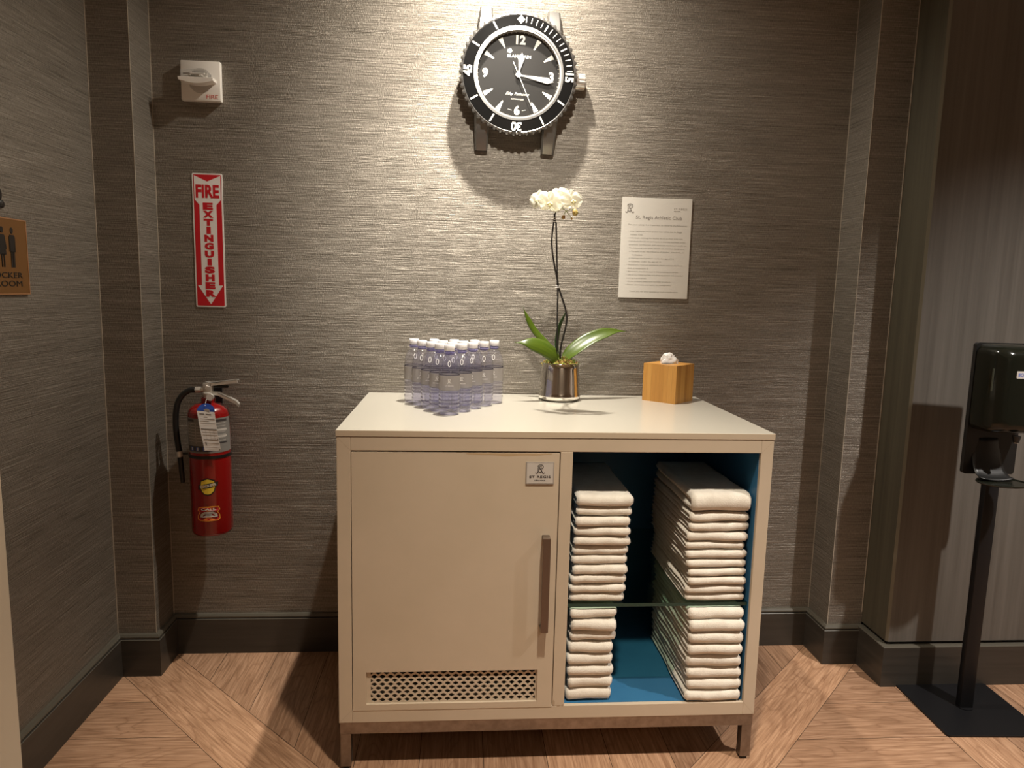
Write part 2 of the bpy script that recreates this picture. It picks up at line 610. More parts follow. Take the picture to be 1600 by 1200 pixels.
def wrap(r, cx=0, cy=0):             # flat (u, v, out) -> around a vertical cylinder, facing -y
    def f(p):
        a = p[0]/r
        rr = r + p[2]
        return (cx + rr*math.sin(a), cy - rr*math.cos(a), p[1])
    return f

def wrap2(r, du):
    f0 = wrap(r)
    return lambda p: f0((p[0]+du, p[1], p[2]))

def subdiv_rect(u0, u1, v0, v1, w, n=12):
    v, f = [], []
    for i in range(n+1):
        u = u0 + (u1-u0)*i/n
        v += [(u, v0, w), (u, v1, w)]
    for i in range(n):
        f.append((2*i, 2*i+2, 2*i+3, 2*i+1))
    return v, f

def thing(name, loc, label, cat, group=None, rz=0.0):
    o = bpy.data.objects.new(name, None)
    o.empty_display_size = .05
    COL.objects.link(o)
    o.location = loc
    o.rotation_euler = (0, 0, rz)
    return tag(o, label, cat, group)
def tag(o, label, cat, group=None):
    o['label'] = label
    o['category'] = cat
    if group:
        o['group'] = group
    return o
def struct(o):
    o['kind'] = 'structure'
    return o
def dup(root, loc, label, rz=0.0):
    r = root.copy()
    COL.objects.link(r)
    r.location = loc
    r.rotation_euler = (0, 0, rz)
    r['label'] = label
    for ch in list(root.children):
        c = ch.copy()
        COL.objects.link(c)
        c.parent = r
        for gch in list(ch.children):
            d = gch.copy()
            COL.objects.link(d)
            d.parent = c
    return r

# ------------------------------------------------------------------ setting
XL, XR, XP, YP, YQ, XC, YC = -1.050, 1.398, -1.180, -.1516, -.1454, 1.532, -.3016
CEIL = 2.85
SK = .1513

g = G(); g.box((-1.40, 0, 0), (3.2, .12, CEIL), 'paper'); struct(g.obj('wall_back'))
g = G(); g.box((-1.40, -.735, 0), (XP, 0, CEIL), 'paper'); struct(g.obj('wall_left'))
g = G(); g.box((XP, YP, 0), (XL, 0, CEIL), 'paper'); struct(g.obj('trim_1'))
g = G(); g.box((XR, YQ, 0), (XC, 0, CEIL), 'paper'); struct(g.obj('trim_2'))
g = G()
ch = .0075
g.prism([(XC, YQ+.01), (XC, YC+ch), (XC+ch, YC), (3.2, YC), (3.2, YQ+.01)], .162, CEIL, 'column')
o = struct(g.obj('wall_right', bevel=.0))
# side takes its own veneer, chamfer colour paints light caught by the edge
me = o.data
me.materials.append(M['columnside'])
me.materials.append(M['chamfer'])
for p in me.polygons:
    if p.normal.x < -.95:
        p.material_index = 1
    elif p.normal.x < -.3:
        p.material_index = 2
g = G(); g.box((-1.40, -5.0, CEIL), (3.4, .12, CEIL+.1), 'ceil'); struct(g.obj('ceiling'))
g = G(); g.box((-1.40, -5.1, 0), (3.4, -5.0, CEIL), 'backroom'); struct(g.obj('wall_rear'))
g = G(); g.box((XP-.2, -.90, 0), (XP+.022, -.735, CEIL), 'cream', .004); struct(g.obj('door_1'))
g = G(); g.box((3.2, -5.0, 0), (3.3, .12, CEIL), 'backroom'); struct(g.obj('wall_far_right'))
g = G(); g.box((-1.40, -5.0, 0), (-1.3, -.90, CEIL), 'backroom'); struct(g.obj('wall_far_left'))

# paper seams and corner beads, pale to paint light caught on edges
def strip(n, x, y, z0=SK, w=.0022):
    g = G(); g.box((x-w, y-w, z0), (x+w, y+w, CEIL), 'seam'); struct(g.obj('trim_%d' % n))
strip(3, XP+.0003, YP-.0002, w=.0018)
strip(4, XL-.0006, YP+.0006, w=.0009)
strip(5, XL+.0002, -.0002, w=.0016)
strip(6, XR-.0002, -.0002, w=.0014)
strip(7, XR+.0006, YQ+.0006, w=.0009)
g = G(); g.box((XC-.004, YQ-.0012, .20), (XC-.0012, YQ+.002, CEIL), 'seam'); struct(g.obj('trim_8'))

# baseboards swept with mitred corners
def sweep(path, prof):
    """path 2-D with the room on its right-hand side; prof (offset, z)"""
    n = len(path)
    rows = []
    for i, p in enumerate(path):
        p = Vector(p)
        ds = []
        if i > 0:
            ds.append((p - Vector(path[i-1])).normalized())
        if i < n-1:
            ds.append((Vector(path[i+1]) - p).normalized())
        ns = [Vector((d.y, -d.x)) for d in ds]
        q = ns[0] if len(ns) == 1 else (ns[0]+ns[1])/(1+ns[0].dot(ns[1]))
        rows.append([(p.x+q.x*o, p.y+q.y*o, z) for o, z in prof])
    return rows
def skirting(name, rows, i0, i1, mats):
    g = G()
    k = len(rows[0])
    for i in range(i0, i1):
        for j in range(k-1):
            g.add([rows[i][j], rows[i+1][j], rows[i+1][j+1], rows[i][j+1]], [(0, 1, 2, 3)], mats[j])
    return struct(g.obj(name))
path = [(XP, -.735), (XP, YP), (XL, YP), (XL, 0), (XR, 0), (XR, YQ), (XC-.001, YQ)]
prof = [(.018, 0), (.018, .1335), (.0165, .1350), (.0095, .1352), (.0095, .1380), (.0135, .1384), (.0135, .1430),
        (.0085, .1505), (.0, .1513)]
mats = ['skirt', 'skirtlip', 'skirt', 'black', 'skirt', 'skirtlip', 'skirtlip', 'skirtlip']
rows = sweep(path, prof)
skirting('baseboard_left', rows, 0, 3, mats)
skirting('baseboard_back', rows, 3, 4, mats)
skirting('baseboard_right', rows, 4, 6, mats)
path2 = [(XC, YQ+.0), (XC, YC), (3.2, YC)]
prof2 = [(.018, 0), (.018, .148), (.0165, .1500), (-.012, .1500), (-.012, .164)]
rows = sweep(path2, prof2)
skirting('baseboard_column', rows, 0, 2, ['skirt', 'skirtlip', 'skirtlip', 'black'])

# floor: diagonal bands between fields of straight planks, every plank a face
def clip(poly, a, b, c):             # keep a*x + b*y <= c
    out = []
    for i in range(len(poly)):
        p, q = poly[i], poly[(i+1) % len(poly)]
        dp, dq = a*p[0]+b*p[1]-c, a*q[0]+b*q[1]-c
        if dp <= 0:
            out.append(p)
        if dp*dq < 0:
            t = dp/(dp-dq)
            out.append((p[0]+t*(q[0]-p[0]), p[1]+t*(q[1]-p[1])))
    return out
FX0, FX1, FY0, FY1 = -1.35, 3.2, -5.0, 0.0
big = [(FX0, FY0), (FX1, FY0), (FX1, FY1), (FX0, FY1)]
planks = []
def field(region, direction, pitch, origin):
    """cut region (list of half planes) into strips running along direction"""
    base = big
    for h in region:
        base = clip(base, *h)
        if len(base) < 3:
            return
    d = Vector(direction).normalized()
    n = Vector((-d.y, d.x))
    vals = [n.x*p[0]+n.y*p[1] for p in base]
    k0 = math.floor((min(vals)-origin)/pitch)-1
    k1 = math.ceil((max(vals)-origin)/pitch)+1
    for k in range(k0, k1):
        a, b = origin+k*pitch, origin+(k+1)*pitch
        q = clip(clip(base, n.x, n.y, b-.0009), -n.x, -n.y, -(a+.0009))
        if len(q) > 2:
            planks.append((q, d))
P, S2 = .188, math.sqrt(2)
gp = .0012
in_x, in_y = (1, 0, 1.567-gp), (0, -1, 2.628)
field([(-1, -1, 1.06-gp), (1, -1, 1.405-gp), in_x, in_y], (0, 1), P, .855)      # n = (-1,0)
field([(1, 1, -1.06-gp), (-1, -1, 1.325-gp), (1, -1, 1.405-gp), in_y], (1, -1), .1874, -1.06/S2)
field([(1, -1, 1.67-gp), (-1, 1, -1.405-gp), (-1, -1, 1.325-gp), in_x, in_y], (1, 1), .1874, -1.405/S2-.1874)
field([(1, 1, -1.325-gp), (1, -1, 1.67-gp), in_y], (1, 0), P, -.515)
field([(-1, 1, -1.67-gp), (-1, -1, 1.325-gp), in_x, in_y], (1, 0), P, -.60)
field([(1, 1, -1.325-gp), (-1, 1, -1.67-gp), in_x, in_y], (0, 1), P, .855)
field([(-1, 0, -1.567-gp)], (0, 1), .186, -1.567)
field([(0, 1, -2.628-gp), in_x], (0, 1), P, .855)
g = G()
g.box((FX0, FY0, -.05), (FX1, FY1+.05, -.0012), 'gap')
tones = [.5]*6
for q, d in planks:
    n = Vector((-d.y, d.x))
    ox, oy = rnd.uniform(0, 50), rnd.uniform(0, 50)
    uv = [(d.x*p[0]+d.y*p[1]+ox, n.x*p[0]+n.y*p[1]+oy) for p in q]
    ar = sum(q[i][0]*q[(i+1) % len(q)][1]-q[(i+1) % len(q)][0]*q[i][1] for i in range(len(q)))
    if ar < 0:
        q, uv = q[::-1], uv[::-1]
    g.add([(x, y, 0) for x, y in q], [list(range(len(q)))], 'floor', [uv])
    tones.append(rnd.random())
fo = struct(g.obj('floor'))
at = fo.data.attributes.new('tone', 'FLOAT', 'FACE')
at.data.foreach_set('value', tones)

# ------------------------------------------------------------------ cabinet
CL, CR, CF, CB, CT = -.330, .8845, -.688, -.0065, .9939
cab = thing('towel_cabinet', ((CL+CR)/2, (CF+CB)/2, 0),
            'cream cabinet on a steel base with one door and one open towel bay', 'cabinet')
def L(o):                             # children keep world coordinates while the Empty sits at the base
    o.location = Vector(o.location) - Vector(cab.location)
    return o
BL, BR = CL+.002, CR-.002
ZB, ZT = .1471, .9750
Y1 = CF+.0018
OL, OR, OZ0, OZ1 = .3140, .8475, .1865, .9380        # open bay
DL, DR = -.2905, .2795                                # door bay
g = G()
t = .0
g.box((BL, Y1, ZB), (DL, CB, ZT), 'cab')
g.box((OR, Y1, ZB), (BR, CB, ZT), 'cab')
g.box((DL, Y1, OZ1), (OR, CB, ZT), 'cab')
g.box((DL, Y1, ZB), (OR, CB, OZ0), 'cab')
g.box((DR, Y1, OZ0), (OL, CB, OZ1), 'cab')
g.box((DL, CB-.02, OZ0), (OR, CB-.002, OZ1), 'darkliner')
L(g.obj('body', cab, bevel=.0012))
for (xa, za), (xb, zb) in (((BL, ZT), (DL, OZ1)), ((BR, ZT), (OR, OZ1)), ((BL, ZB), (DL, OZ0)), ((BR, ZB), (OR, OZ0))):
    g = G()                                           # mitre lines on the face frame
    n = Vector((-(zb-za), 0, xb-xa)).normalized()*.0004
    v = [(xa-n.x, Y1-.0002, za-n.z), (xa+n.x, Y1-.0002, za+n.z), (xb+n.x, Y1-.0002, zb+n.z), (xb-n.x, Y1-.0002, zb-n.z)]
    g.add(v, [(0, 1, 2, 3)], 'mitre')
    L(g.obj('mitre_joint', cab))
g = G()                                               # blue liner of the open bay
e = .0012
yb = CB-.021
g.box((OL, Y1+.012, OZ0), (OR, yb, OZ0+e), 'blue')
g.box((OR-e, Y1+.012, OZ0), (OR, yb, OZ1), 'blue')
g.box((OL, Y1+.012, OZ0), (OL+e, yb, OZ1), 'blue')
g.box((OL, Y1+.012, OZ1-e), (OR, yb, OZ1), 'blue')
g.box((OL, yb-.002, OZ0), (OR, yb, OZ1), 'blue')
L(g.obj('blue_liner', cab))
g = G(); g.box((CL, CF, ZT+.0012), (CR, CB+.0035, CT), 'cabtop')
for i, f in enumerate(g.f):
    pass
k = g.slot('cabedge')
g.m[2] = k
L(g.obj('top', cab, bevel=.0012))
# door with a recessed scale-pattern grille
VX0, VX1, VZ0, VZ1 = -.2515, .2335, .2025, .3000
HX0, HX1 = -.2392, .2290
d0x, d1x, d0z, d1z = DL+.0022, DR-.0026, OZ0-.0020, OZ1-.0040
yf, ybk = CF+.0005, CF+.018
g = G()
g.box((d0x, yf, VZ1), (d1x, ybk, d1z), 'cab')
g.box((d0x, yf, d0z), (d1x, ybk, VZ0), 'cab')
g.box((d0x, yf, VZ0), (VX0, ybk, VZ1), 'cab')
g.box((VX1, yf, VZ0), (d1x, ybk, VZ1), 'cab')
door = L(g.obj('door', cab))
def child(o, parent=door):
    return o
g = G()
v = []
import itertools
rr = random.Random(3)
n = 30
for i in range(n):                                    # heat stain along the top edge near the plate
    x0, x1 = .02+.235*i/n, .02+.235*(i+1)/n
    h = lambda q: .0015+.0045*math.sin(math.pi*q/n)*(1+.25*math.sin(q*.55))
    g.add([(x0, yf-.0002, d1z-.002-h(i)), (x1, yf-.0002, d1z-.002-h(i+1)), (x1, yf-.0002, d1z-.001), (x0, yf-.0002, d1z-.001)],
          [(0, 1, 2, 3)], 'stain')
g.obj('stain', door)
def grille():
    c = bpy.data.curves.new('grille', 'CURVE')
    c.dimensions = '2D'
    c.fill_mode = 'BOTH'
    c.extrude = .0009
    def spl(pts):
        s = c.splines.new('POLY')
        s.points.add(len(pts)-1)
        for p, q in zip(s.points, pts):
            p.co = (q[0], q[1], 0, 1)
        s.use_cyclic_u = True
    spl([(VX0, VZ0), (VX1, VZ0), (VX1, VZ1), (VX0, VZ1)])
    px, pz = .02300, .01175
    hw, hh = .0088, .0116
    row = 0
    z = VZ0+.0032
    while z+hh < VZ1+.002:
        off = (row % 2)*px/2
        x = HX0+.0095+off-px
        while x < HX1+px:
            pts = [(x, z)]
            for k in range(9):
                a = math.pi*(.86-.72*k/8)
                pts.append((x+hw*math.cos(a)*1.06, z+.0008+(hh-.001)*math.sin(a)))
            pts = [(min(max(p[0], HX0), HX1), min(p[1], VZ1-.0015)) for p in pts]
            if max(p[0] for p in pts)-min(p[0] for p in pts) > .003:
                spl(pts)
            x += px
        z += pz
        row += 1
    o = bpy.data.objects.new('g', c)
    me = o.to_mesh()
    vs = [(p.co.x, CF+.009-p.co.z, p.co.y) for p in me.vertices]
    fs = [tuple(p.vertices) for p in me.polygons]
    o.to_mesh_clear()
    bpy.data.objects.remove(o)
    g = G()
    g.add(vs, fs, 'cab')
    return g
grille().obj('vent_grille', door)
g = G()
g.box((.2345, CF-.034, .4285), (.2555, CF-.026, .7015), 'bronze')
g.box((.2345, CF-.0265, .4285), (.2555, yf, .4365), 'steel')
g.box((.2345, CF-.0265, .6935), (.2555, yf, .7015), 'steel')
o = g.obj('handle', door, bevel=.0008); o['label'] = 'bronze bar handle'
g = G(); g.T = Matrix.Translation((.2232, yf, .8786)) @ MW
g.box((-.0388, -.0312, 0), (.0388, .0312, .0035), 'plate', .0006)
g.box((-.0362, -.0286, .0035), (.0362, .0286, .0038), 'lightplate')
monogram(g, 0, .011, .026, 'darktext', .0038)
text_fit(g, 'ST REGIS', -.029, .029, -.0100, .0062, 'darktext', .0038, spacing=1.1, bold=.00015)
text_fit(g, 'NEW YORK', -.015, .015, -.0200, .0034, 'darktext', .0038)
o = g.obj('nameplate', door); o['label'] = 'silver nameplate with monogram'
g = G()
for (x, z, w, h) in ((.2835, .196, .006, .016), (.298, .187, .010, .004), (.309, .188, .004, .006)):
    pts = [(x+w*(.5+.12*rr.random())*math.cos(a), z+h*(.5+.2*rr.random())*math.sin(a)) for a in [i*math.pi/5 for i in range(10)]]
    g.add([(p[0], Y1-.0003, p[1]) for p in pts], [list(range(10))], 'led')
L(g.obj('chipped_paint', cab))
# steel base
g = G()
fz0, fz1 = .1110, .1471
xa, xb, ya, yb2 = BL+.002, BR-.001, CF+.004, CB-.02
tw = .030
for (a, b) in (((xa, ya, fz0), (xb, ya+tw, fz1)), ((xa, yb2-tw, fz0), (xb, yb2, fz1)),
               ((xa, ya+tw, fz0), (xa+tw, yb2-tw, fz1)), ((xb-tw, ya+tw, fz0), (xb, yb2-tw, fz1))):
    g.box(a, b, 'steel')
L(g.obj('base_frame', cab, bevel=.0012))
for x in (xa+.001, xb-tw-.001):
    for y in (ya+.001, yb2-tw-.001):
        g = G(); g.box((x, y, .010), (x+tw, y+tw, fz0), 'steel')
        leg = L(g.obj('leg', cab, bevel=.001))
        g = G()
        g.T = Matrix.Translation((x+tw/2, y+tw/2, 0))
        g.lathe([(.011, 0), (.012, .002), (.012, .010)], 'rubber', 20)
        g.obj('rubber_foot', leg)
g = G(); g.box((OL+.0015, CF+.020, .4790), (OR-.0015, CB-.03, .4890), 'shelfglass')
g.m[2] = g.slot('glassedge')
o = L(g.obj('glass_shelf', cab)); o['label'] = 'greenish glass shelf'

# ------------------------------------------------------------------ folded towels
def towel_mesh(w, d, h, seed, sag=0.0):
    """cloth folded in nested layers, round fold to the front; origin bottom front left"""
    r = random.Random(seed)
    g = G()
    layers = 2
    nx = 22
    th = h/2
    # outline of one cloth layer as a closed rounded strip swept along a U in the y-z plane
    path = []
    R0 = h/2 - th/2
    ny = 16
    for i in range(ny+1):
        path.append((d - (d-R0-.003)*i/ny, th/2))
    for k in range(1, 8):
        a = -math.pi/2 - math.pi*k/8
        ca, sa = math.cos(a), math.sin(a)
        path.append((R0+.003 + (R0+.003)*math.copysign(abs(ca)**.55, ca), h/2 + R0*math.copysign(abs(sa)**.55, sa)))
    for i in range(ny+1):
        path.append((R0+.003 + (d-R0-.003)*i/ny, h-th/2))
    n = len(path)
    sect = []
    ns = 10
    off = Vector((r.uniform(0, 99), r.uniform(0, 99), r.uniform(0, 99)))
    hw = th/2*1.0
    for i, (y, z) in enumerate(path):
        a = path[max(i-1, 0)]
        b = path[min(i+1, n-1)]
        t = Vector((b[0]-a[0], b[1]-a[1])).normalized()
        nrm = Vector((-t.y, t.x))
        prof = []
        for k in range(nx+1):
            prof.append((k/nx, 1))
        for k in range(nx, -1, -1):
            prof.append((k/nx, -1))
        row = []
        for u, sgn in prof:
            e = min(u, 1-u)*w
            rr_ = .0065
            lift = hw*(1-.95*max(0, 1-e/rr_)**2.2)
            inset = 0
            x = w*u
            p = Vector((x, y + nrm.x*sgn*lift, z + nrm.y*sgn*lift))
            q = Vector((p.x*9, p.y*9, p.z*14)) + off
            nzv = noise.noise_vector(q)
            q2 = noise.noise_vector(q*3.1)
            p.x += nzv.x*.0055 + q2.x*.0016
            p.y += nzv.y*.0050 + q2.y*.0016
            wob = noise.noise(Vector((u*2.4, y*3, 0))+off)
            p.z += wob*.0030*min(1, h/.03) + q2.z*.0013
            p.z -= sag*max(0, (abs(u-.5)*2)**3)*.0
            row.append(tuple(p))
        sect.append(row)
    m_ = len(sect[0])
    v = [p for row in sect for p in row]
    f = []
    for i in range(n-1):
        for k in range(m_):
            k2 = (k+1) % m_
            f.append((i*m_+k, (i+1)*m_+k, (i+1)*m_+k2, i*m_+k2))
    f.append(tuple(range(m_)))
    f.append(tuple(range((n-1)*m_, n*m_))[::-1])
    zmin = min(p[2] for p in v)
    v = [(p[0], p[1], p[2]-zmin) for p in v]
    zmax = max(p[2] for p in v)
    k = h*1.03/zmax
    v = [(p[0], p[1], p[2]*k) for p in v]
    g.add(v, f, 'towel')
    return g
ORD = ['bottom', 'second', 'third', 'fourth', 'fifth', 'sixth', 'seventh', 'eighth', 'ninth', 'tenth', 'eleventh']
def stack(z0, hs, x0, x1, yf_, where, group, seed, leans):
    z = z0
    r = random.Random(seed)
    n = len(hs)
    for i, h in enumerate(hs):
        xa = x0+leans(i/(n-1)) + r.uniform(-.003, .003)
        w = (x1-x0)*r.uniform(.975, 1.0)
        w = min(w, OR-.004-xa-.006) if x1 > .7 else w
        o = towel_mesh(w, .375, h, seed*100+i).obj('folded_towel', smooth='all')
        o.location = (xa, yf_ + r.uniform(-.004, .006), z)
        if i == 0:
            lab = 'folded cream towel at the bottom of %s' % where
        elif i == n-1:
            lab = 'folded cream towel lying on top of %s' % where
        else:
            lab = 'folded cream towel, %s from the bottom of %s' % (ORD[i], where)
        tag(o, lab, 'towel', group)
        z += h
hU = [.0275, .0280, .0285, .0290, .0285, .0285, .0285, .0285, .0290, .0290, .0350]
stack(.4892, hU, .3215, .4850, -.662, 'the left stack on the glass shelf', 'towels on the glass shelf, left stack', 11, lambda q: .012*q)
hR = [.0255, .0260, .0265, .0250, .0275, .0275, .0240, .0290, .0290, .0300, .0560]
stack(.4892, hR, .6640, .8460, -.664, 'the right stack on the glass shelf', 'towels on the glass shelf, right stack', 23, lambda q: .006*math.sin(q*7)-.004)
hl = [.0400, .0350, .0350, .0355, .0370, .0345, .0350, .0340]
stack(.1880, hl, .3200, .4560, -.664, 'the left stack under the glass shelf', 'towels under the glass shelf, left stack', 37, lambda q: .008*q)
hr = [.0345, .0350, .0350, .0400, .0360, .0350, .0370, .0340]
stack(.1880, hr, .6740, .8460, -.678, 'the right stack under the glass shelf', 'towels under the glass shelf, right stack', 41, lambda q: -.004*q)

# ------------------------------------------------------------------ water bottles
BH = .2125
def make_bottle(loc, label):
    b = thing('water_bottle', loc, label, 'bottle', 'water bottles set in a triangle on the cabinet')
    r = .0322
    prof = [(.0, .006), (.014, .004), (.024, .0), (.029, .0012), (.0312, .006), (.0316, .018)]
    z = .018
    for k in range(5):                                # ribbed lower grip
        prof += [(r, z+.003), (r, z+.0065), (.0300, z+.0085), (.0300, z+.0095)]
        z += .0115
    ribz = z
    g = G()
    g.lathe(prof+[(r, z)], 'bottlerib', 36)
    g.obj('ribbed_base', b, smooth=True, angle=50)
    body = [(r, ribz), (r, .122), (.0308, .1235), (.0308, .1255), (r, .1275), (r, .1315), (.0310, .1330), (.0316, .137),
            (.0300, .147), (.0262, .160), (.0205, .172), (.0155, .180), (.0130, .185), (.0130, .190)]
    g = G()
    g.lathe(body, 'bottle', 36, caps=False)
    g.obj('bottle_body', b, smooth=True, angle=50)
    g = G()
    g.ring(.0306, .0318, .1228, .1250, 'waterline', 36)
    g.obj('groove', b, smooth=True)
    g = G()
    g.lathe([(.0132, .1835), (.0134, .187), (.0175, .1885), (.0175, .1900), (.0140, .1915), (.0140, .1945)], 'neck', 28)
    g.obj('neck_ring', b, smooth=True)
    g = G()
    v, f = [], []
    seg = 40
    prof = [(.0158, .1945), (.0163, .1955), (.0163, .2105), (.0150, .2125), (.0, .2125)]
    g.lathe(prof, 'cap', 44)
    for k in range(44):
        a = 2*math.pi*k/44
        g.box((-.0005, .0160, .1965), (.0005, .0167, .2095), 'cap') if False else None
    g.obj('cap', b, smooth=True)
    g = G()
    v, f = subdiv_rect(-.0322*math.pi*.999, .0322*math.pi*.999, .078, .1215, .0004, 36)
    g.add(v, f, 'label', fn=wrap(.0322))
    fn = wrap(.0322)
    monogram(g, 0, .1050, .013, 'whiteprint', .0007, fn=fn, depth=.0003)
    text_fit(g, 'ST REGIS', -.0125, .0125, .0915, .0034, 'whiteprint', .0007, fn=fn, depth=.0003, spacing=1.2)
    g.obj('label', b, smooth=True)
    g = G()                                           # moulded drop on the shoulder
    pts = []
    for k in range(17):
        a = 2*math.pi*k/16
        zz = .158+.0085*math.sin(a)
        rad = .0262+(.160-zz)*.35+.0016
        xx = .0042*math.cos(a)*(1 if math.sin(a) < .5 else .7)
        pts.append((xx, -math.sqrt(max(rad*rad-xx*xx, 0)), zz))
    g.tube(pts, .0008, 'whiteprint', 6, caps=False)
    g.obj('moulded_drop', b, smooth=True)
    return b
first = None
sp = .0672
rown = ['front', 'second', 'third', 'fourth', 'back']
for k in range(5):
    for j in range(k+1):
        x = -.0320 + .0030*k + (j-k/2)*sp + rnd.uniform(-.0015, .0015)
        y = -.4290 + k*.0570 + rnd.uniform(-.001, .001)
        if k == 0:
            lab = 'clear water bottle at the front tip of the bottle triangle'
        else:
            pos = 'leftmost' if j == 0 else 'rightmost' if j == k else ('middle' if k % 2 == 0 and j == k//2 else
                                                                       ['', 'second from left', 'third from left', 'fourth from left'][j])
            lab = 'clear water bottle, %s in the %s row of the bottle triangle' % (pos, ['front', 'two-bottle', 'three-bottle', 'four-bottle', 'back five-bottle'][k])
        if first is None:
            first = make_bottle((x, y, CT), lab)
        else:
            dup(first, (x, y, CT), lab, rnd.uniform(-.25, .25))

# ------------------------------------------------------------------ orchid
OX, OY = .352, -.1175
orc = thing('potted_orchid', (OX, OY, CT), 'white moth orchid in a mirror-chrome pot standing on the cabinet top', 'potted plant')
g = G()
g.lathe([(.0, .004), (.052, .004), (.060, .0), (.068, .004), (.0735, .012), (.0745, .019), (.0735, .0215), (.0722, .030), (.0710, .050),
         (.0685, .085), (.0655, .115), (.0635, .131), (.0622, .1325), (.0608, .131), (.062, .118), (.0, .116)], 'chrome', 64)
for i, f in enumerate(g.f):
    pass
o = g.obj('pot', orc, smooth=True, angle=60); o['label'] = 'mirror-chrome tapered pot'
def W(x, y, z):
    return Vector((x-OX, y-OY, z-CT))
g = G()                                               # moss bed
nr, nt_ = 14, 40
v, f = [], []
for i in range(nr+1):
    q = i/nr
    for k in range(nt_):
        a = 2*math.pi*k/nt_
        rr_ = .066*q
        z = .122+.022*(1-q**2.4)+.006*noise.noise(Vector((rr_*math.cos(a)*60, rr_*math.sin(a)*60, 3)))
        if i == nr:
            z = .126
        v.append((rr_*math.cos(a)*(1+.05*math.sin(3*a)), rr_*math.sin(a), z))
for i in range(nr):
    for k in range(nt_):
        k2 = (k+1) % nt_
        f.append((i*nt_+k, (i+1)*nt_+k, (i+1)*nt_+k2, i*nt_+k2))
g.add(v, f, 'moss')
for i in range(420):
    a, q = rnd.uniform(0, 2*math.pi), math.sqrt(rnd.random())
    p = Vector((.064*q*math.cos(a), .064*q*math.sin(a), .124+.020*(1-q**2.4)))
    d = Vector((rnd.gauss(0, 1), rnd.gauss(0, 1), rnd.gauss(.4, .6))).normalized()
    ln = rnd.uniform(.006, .018)
    mid = p+d*ln*.5+Vector((0, 0, .004))
    g.tube([p, mid, p+d*ln], [.0009, .0008, .0004], rnd.choice(['moss2', 'moss2', 'moss', 'moss3']), 4)
o = g.obj('moss', orc, smooth='all'); o['kind'] = 'stuff'

def blade(pts, width, m, cup=.25, twist=0.0, n=18, across=8, wfun=None, side=None):
    """leaf along a polyline (Catmull-Rom) with a folded midrib"""
    P_ = [Vector(p) for p in pts]
    P_ = [2*P_[0]-P_[1]] + P_ + [2*P_[-1]-P_[-2]]
    c = []
    segs = len(P_)-3
    for i in range(n+1):
        s = i/n*segs
        k = min(int(s), segs-1)
        t = s-k
        p0, p1, p2, p3 = P_[k:k+4]
        c.append(.5*((2*p1)+(-p0+p2)*t+(2*p0-5*p1+4*p2-p3)*t*t+(-p0+3*p1-3*p2+p3)*t**3))
    v, uv = [], []
    for i in range(n+1):
        t = (c[min(i+1, n)]-c[max(i-1, 0)]).normalized()
        s_ = Vector(side) if side else Vector((0, 0, 1)).cross(t)
        s_ = (s_-t*s_.dot(t)).normalized()
        s_ = Matrix.Rotation(twist*(i/n), 3, t) @ s_
        up_ = t.cross(s_)
        q = i/n
        w = width*(math.sin(math.pi*min(1, q**.75*.97+.03))**.6*.97+.03)*min(1, (1-q)*3.0+.03)
        for k in range(across+1):
            u = k/across*2-1
            v.append(c[i]+s_*(u*w)+up_*(cup*w*(u*u)))
            uv.append((q*.3, u*.5+.5))
    f, fu = [], []
    for i in range(n):
        for k in range(across):
            a = i*(across+1)+k
            q = (a, a+1, a+across+2, a+across+1)
            f.append(q)
            fu.append([uv[j] for j in q])
    return v, f, fu
def leaf_obj(pts, width, m='leaf', **kw):
    g = G()
    v, f, fu = blade(pts, width, m, **kw)
    g.add(v, f, m, fu)
    o = g.obj('leaf', orc, smooth='all')
    s = o.modifiers.new('thick', 'SOLIDIFY')
    s.thickness = .0016
    return o
leaf_obj([W(.352, -.130, 1.130), W(.326, -.155, 1.158), W(.280, -.175, 1.186), W(.228, -.185, 1.200), W(.184, -.180, 1.198)],
         .0300, cup=.22, side=(.15, .40, .90), twist=.15)
leaf_obj([W(.350, -.115, 1.135), W(.310, -.105, 1.185), W(.262, -.098, 1.235), W(.232, -.098, 1.285), W(.2165, -.10, 1.318)],
         .0125, m='leaf', cup=.3, side=(.75, .35, .55))
leaf_obj([W(.350, -.110, 1.135), W(.345, -.100, 1.19), W(.352, -.095, 1.245), W(.364, -.10, 1.285), W(.3690, -.112, 1.312)],
         .017, m='leafdark', cup=.4, side=(.45, .88, .1))
leaf_obj([W(.360, -.125, 1.135), W(.400, -.120, 1.172), W(.462, -.108, 1.212), W(.535, -.095, 1.236), W(.594, -.082, 1.238)],
         .027, cup=.22, side=(-.30, .62, .72), twist=-.10)
g = G()
g.tube([W(.338, -.125, 1.12), W(.335, -.1405, 1.1719), W(.318, -.2401, 1.3751), W(.3153, -.2483, 1.3918), W(.3037, -.2948, 1.4867),
        W(.2922, -.3417, 1.5824), W(.2868, -.3489, 1.5971), W(.2835, -.3552, 1.612)], .0026, 'stake', 8)
g.obj('support_stake', orc, smooth=True)
g = G()
sp_ = [W(*p) for p in ((.352, -.122, 1.12), (.3478, -.1441, 1.1791), (.3580, -.1855, 1.2636), (.3520, -.208, 1.3096), (.3215, -.2442, 1.3834),
      (.3120, -.2600, 1.4150), (.3005, -.2792, 1.4508), (.2880, -.3012, 1.5005), (.2826, -.3222, 1.5405), (.2845, -.3489, 1.5960), (.2870, -.3560, 1.6150))]
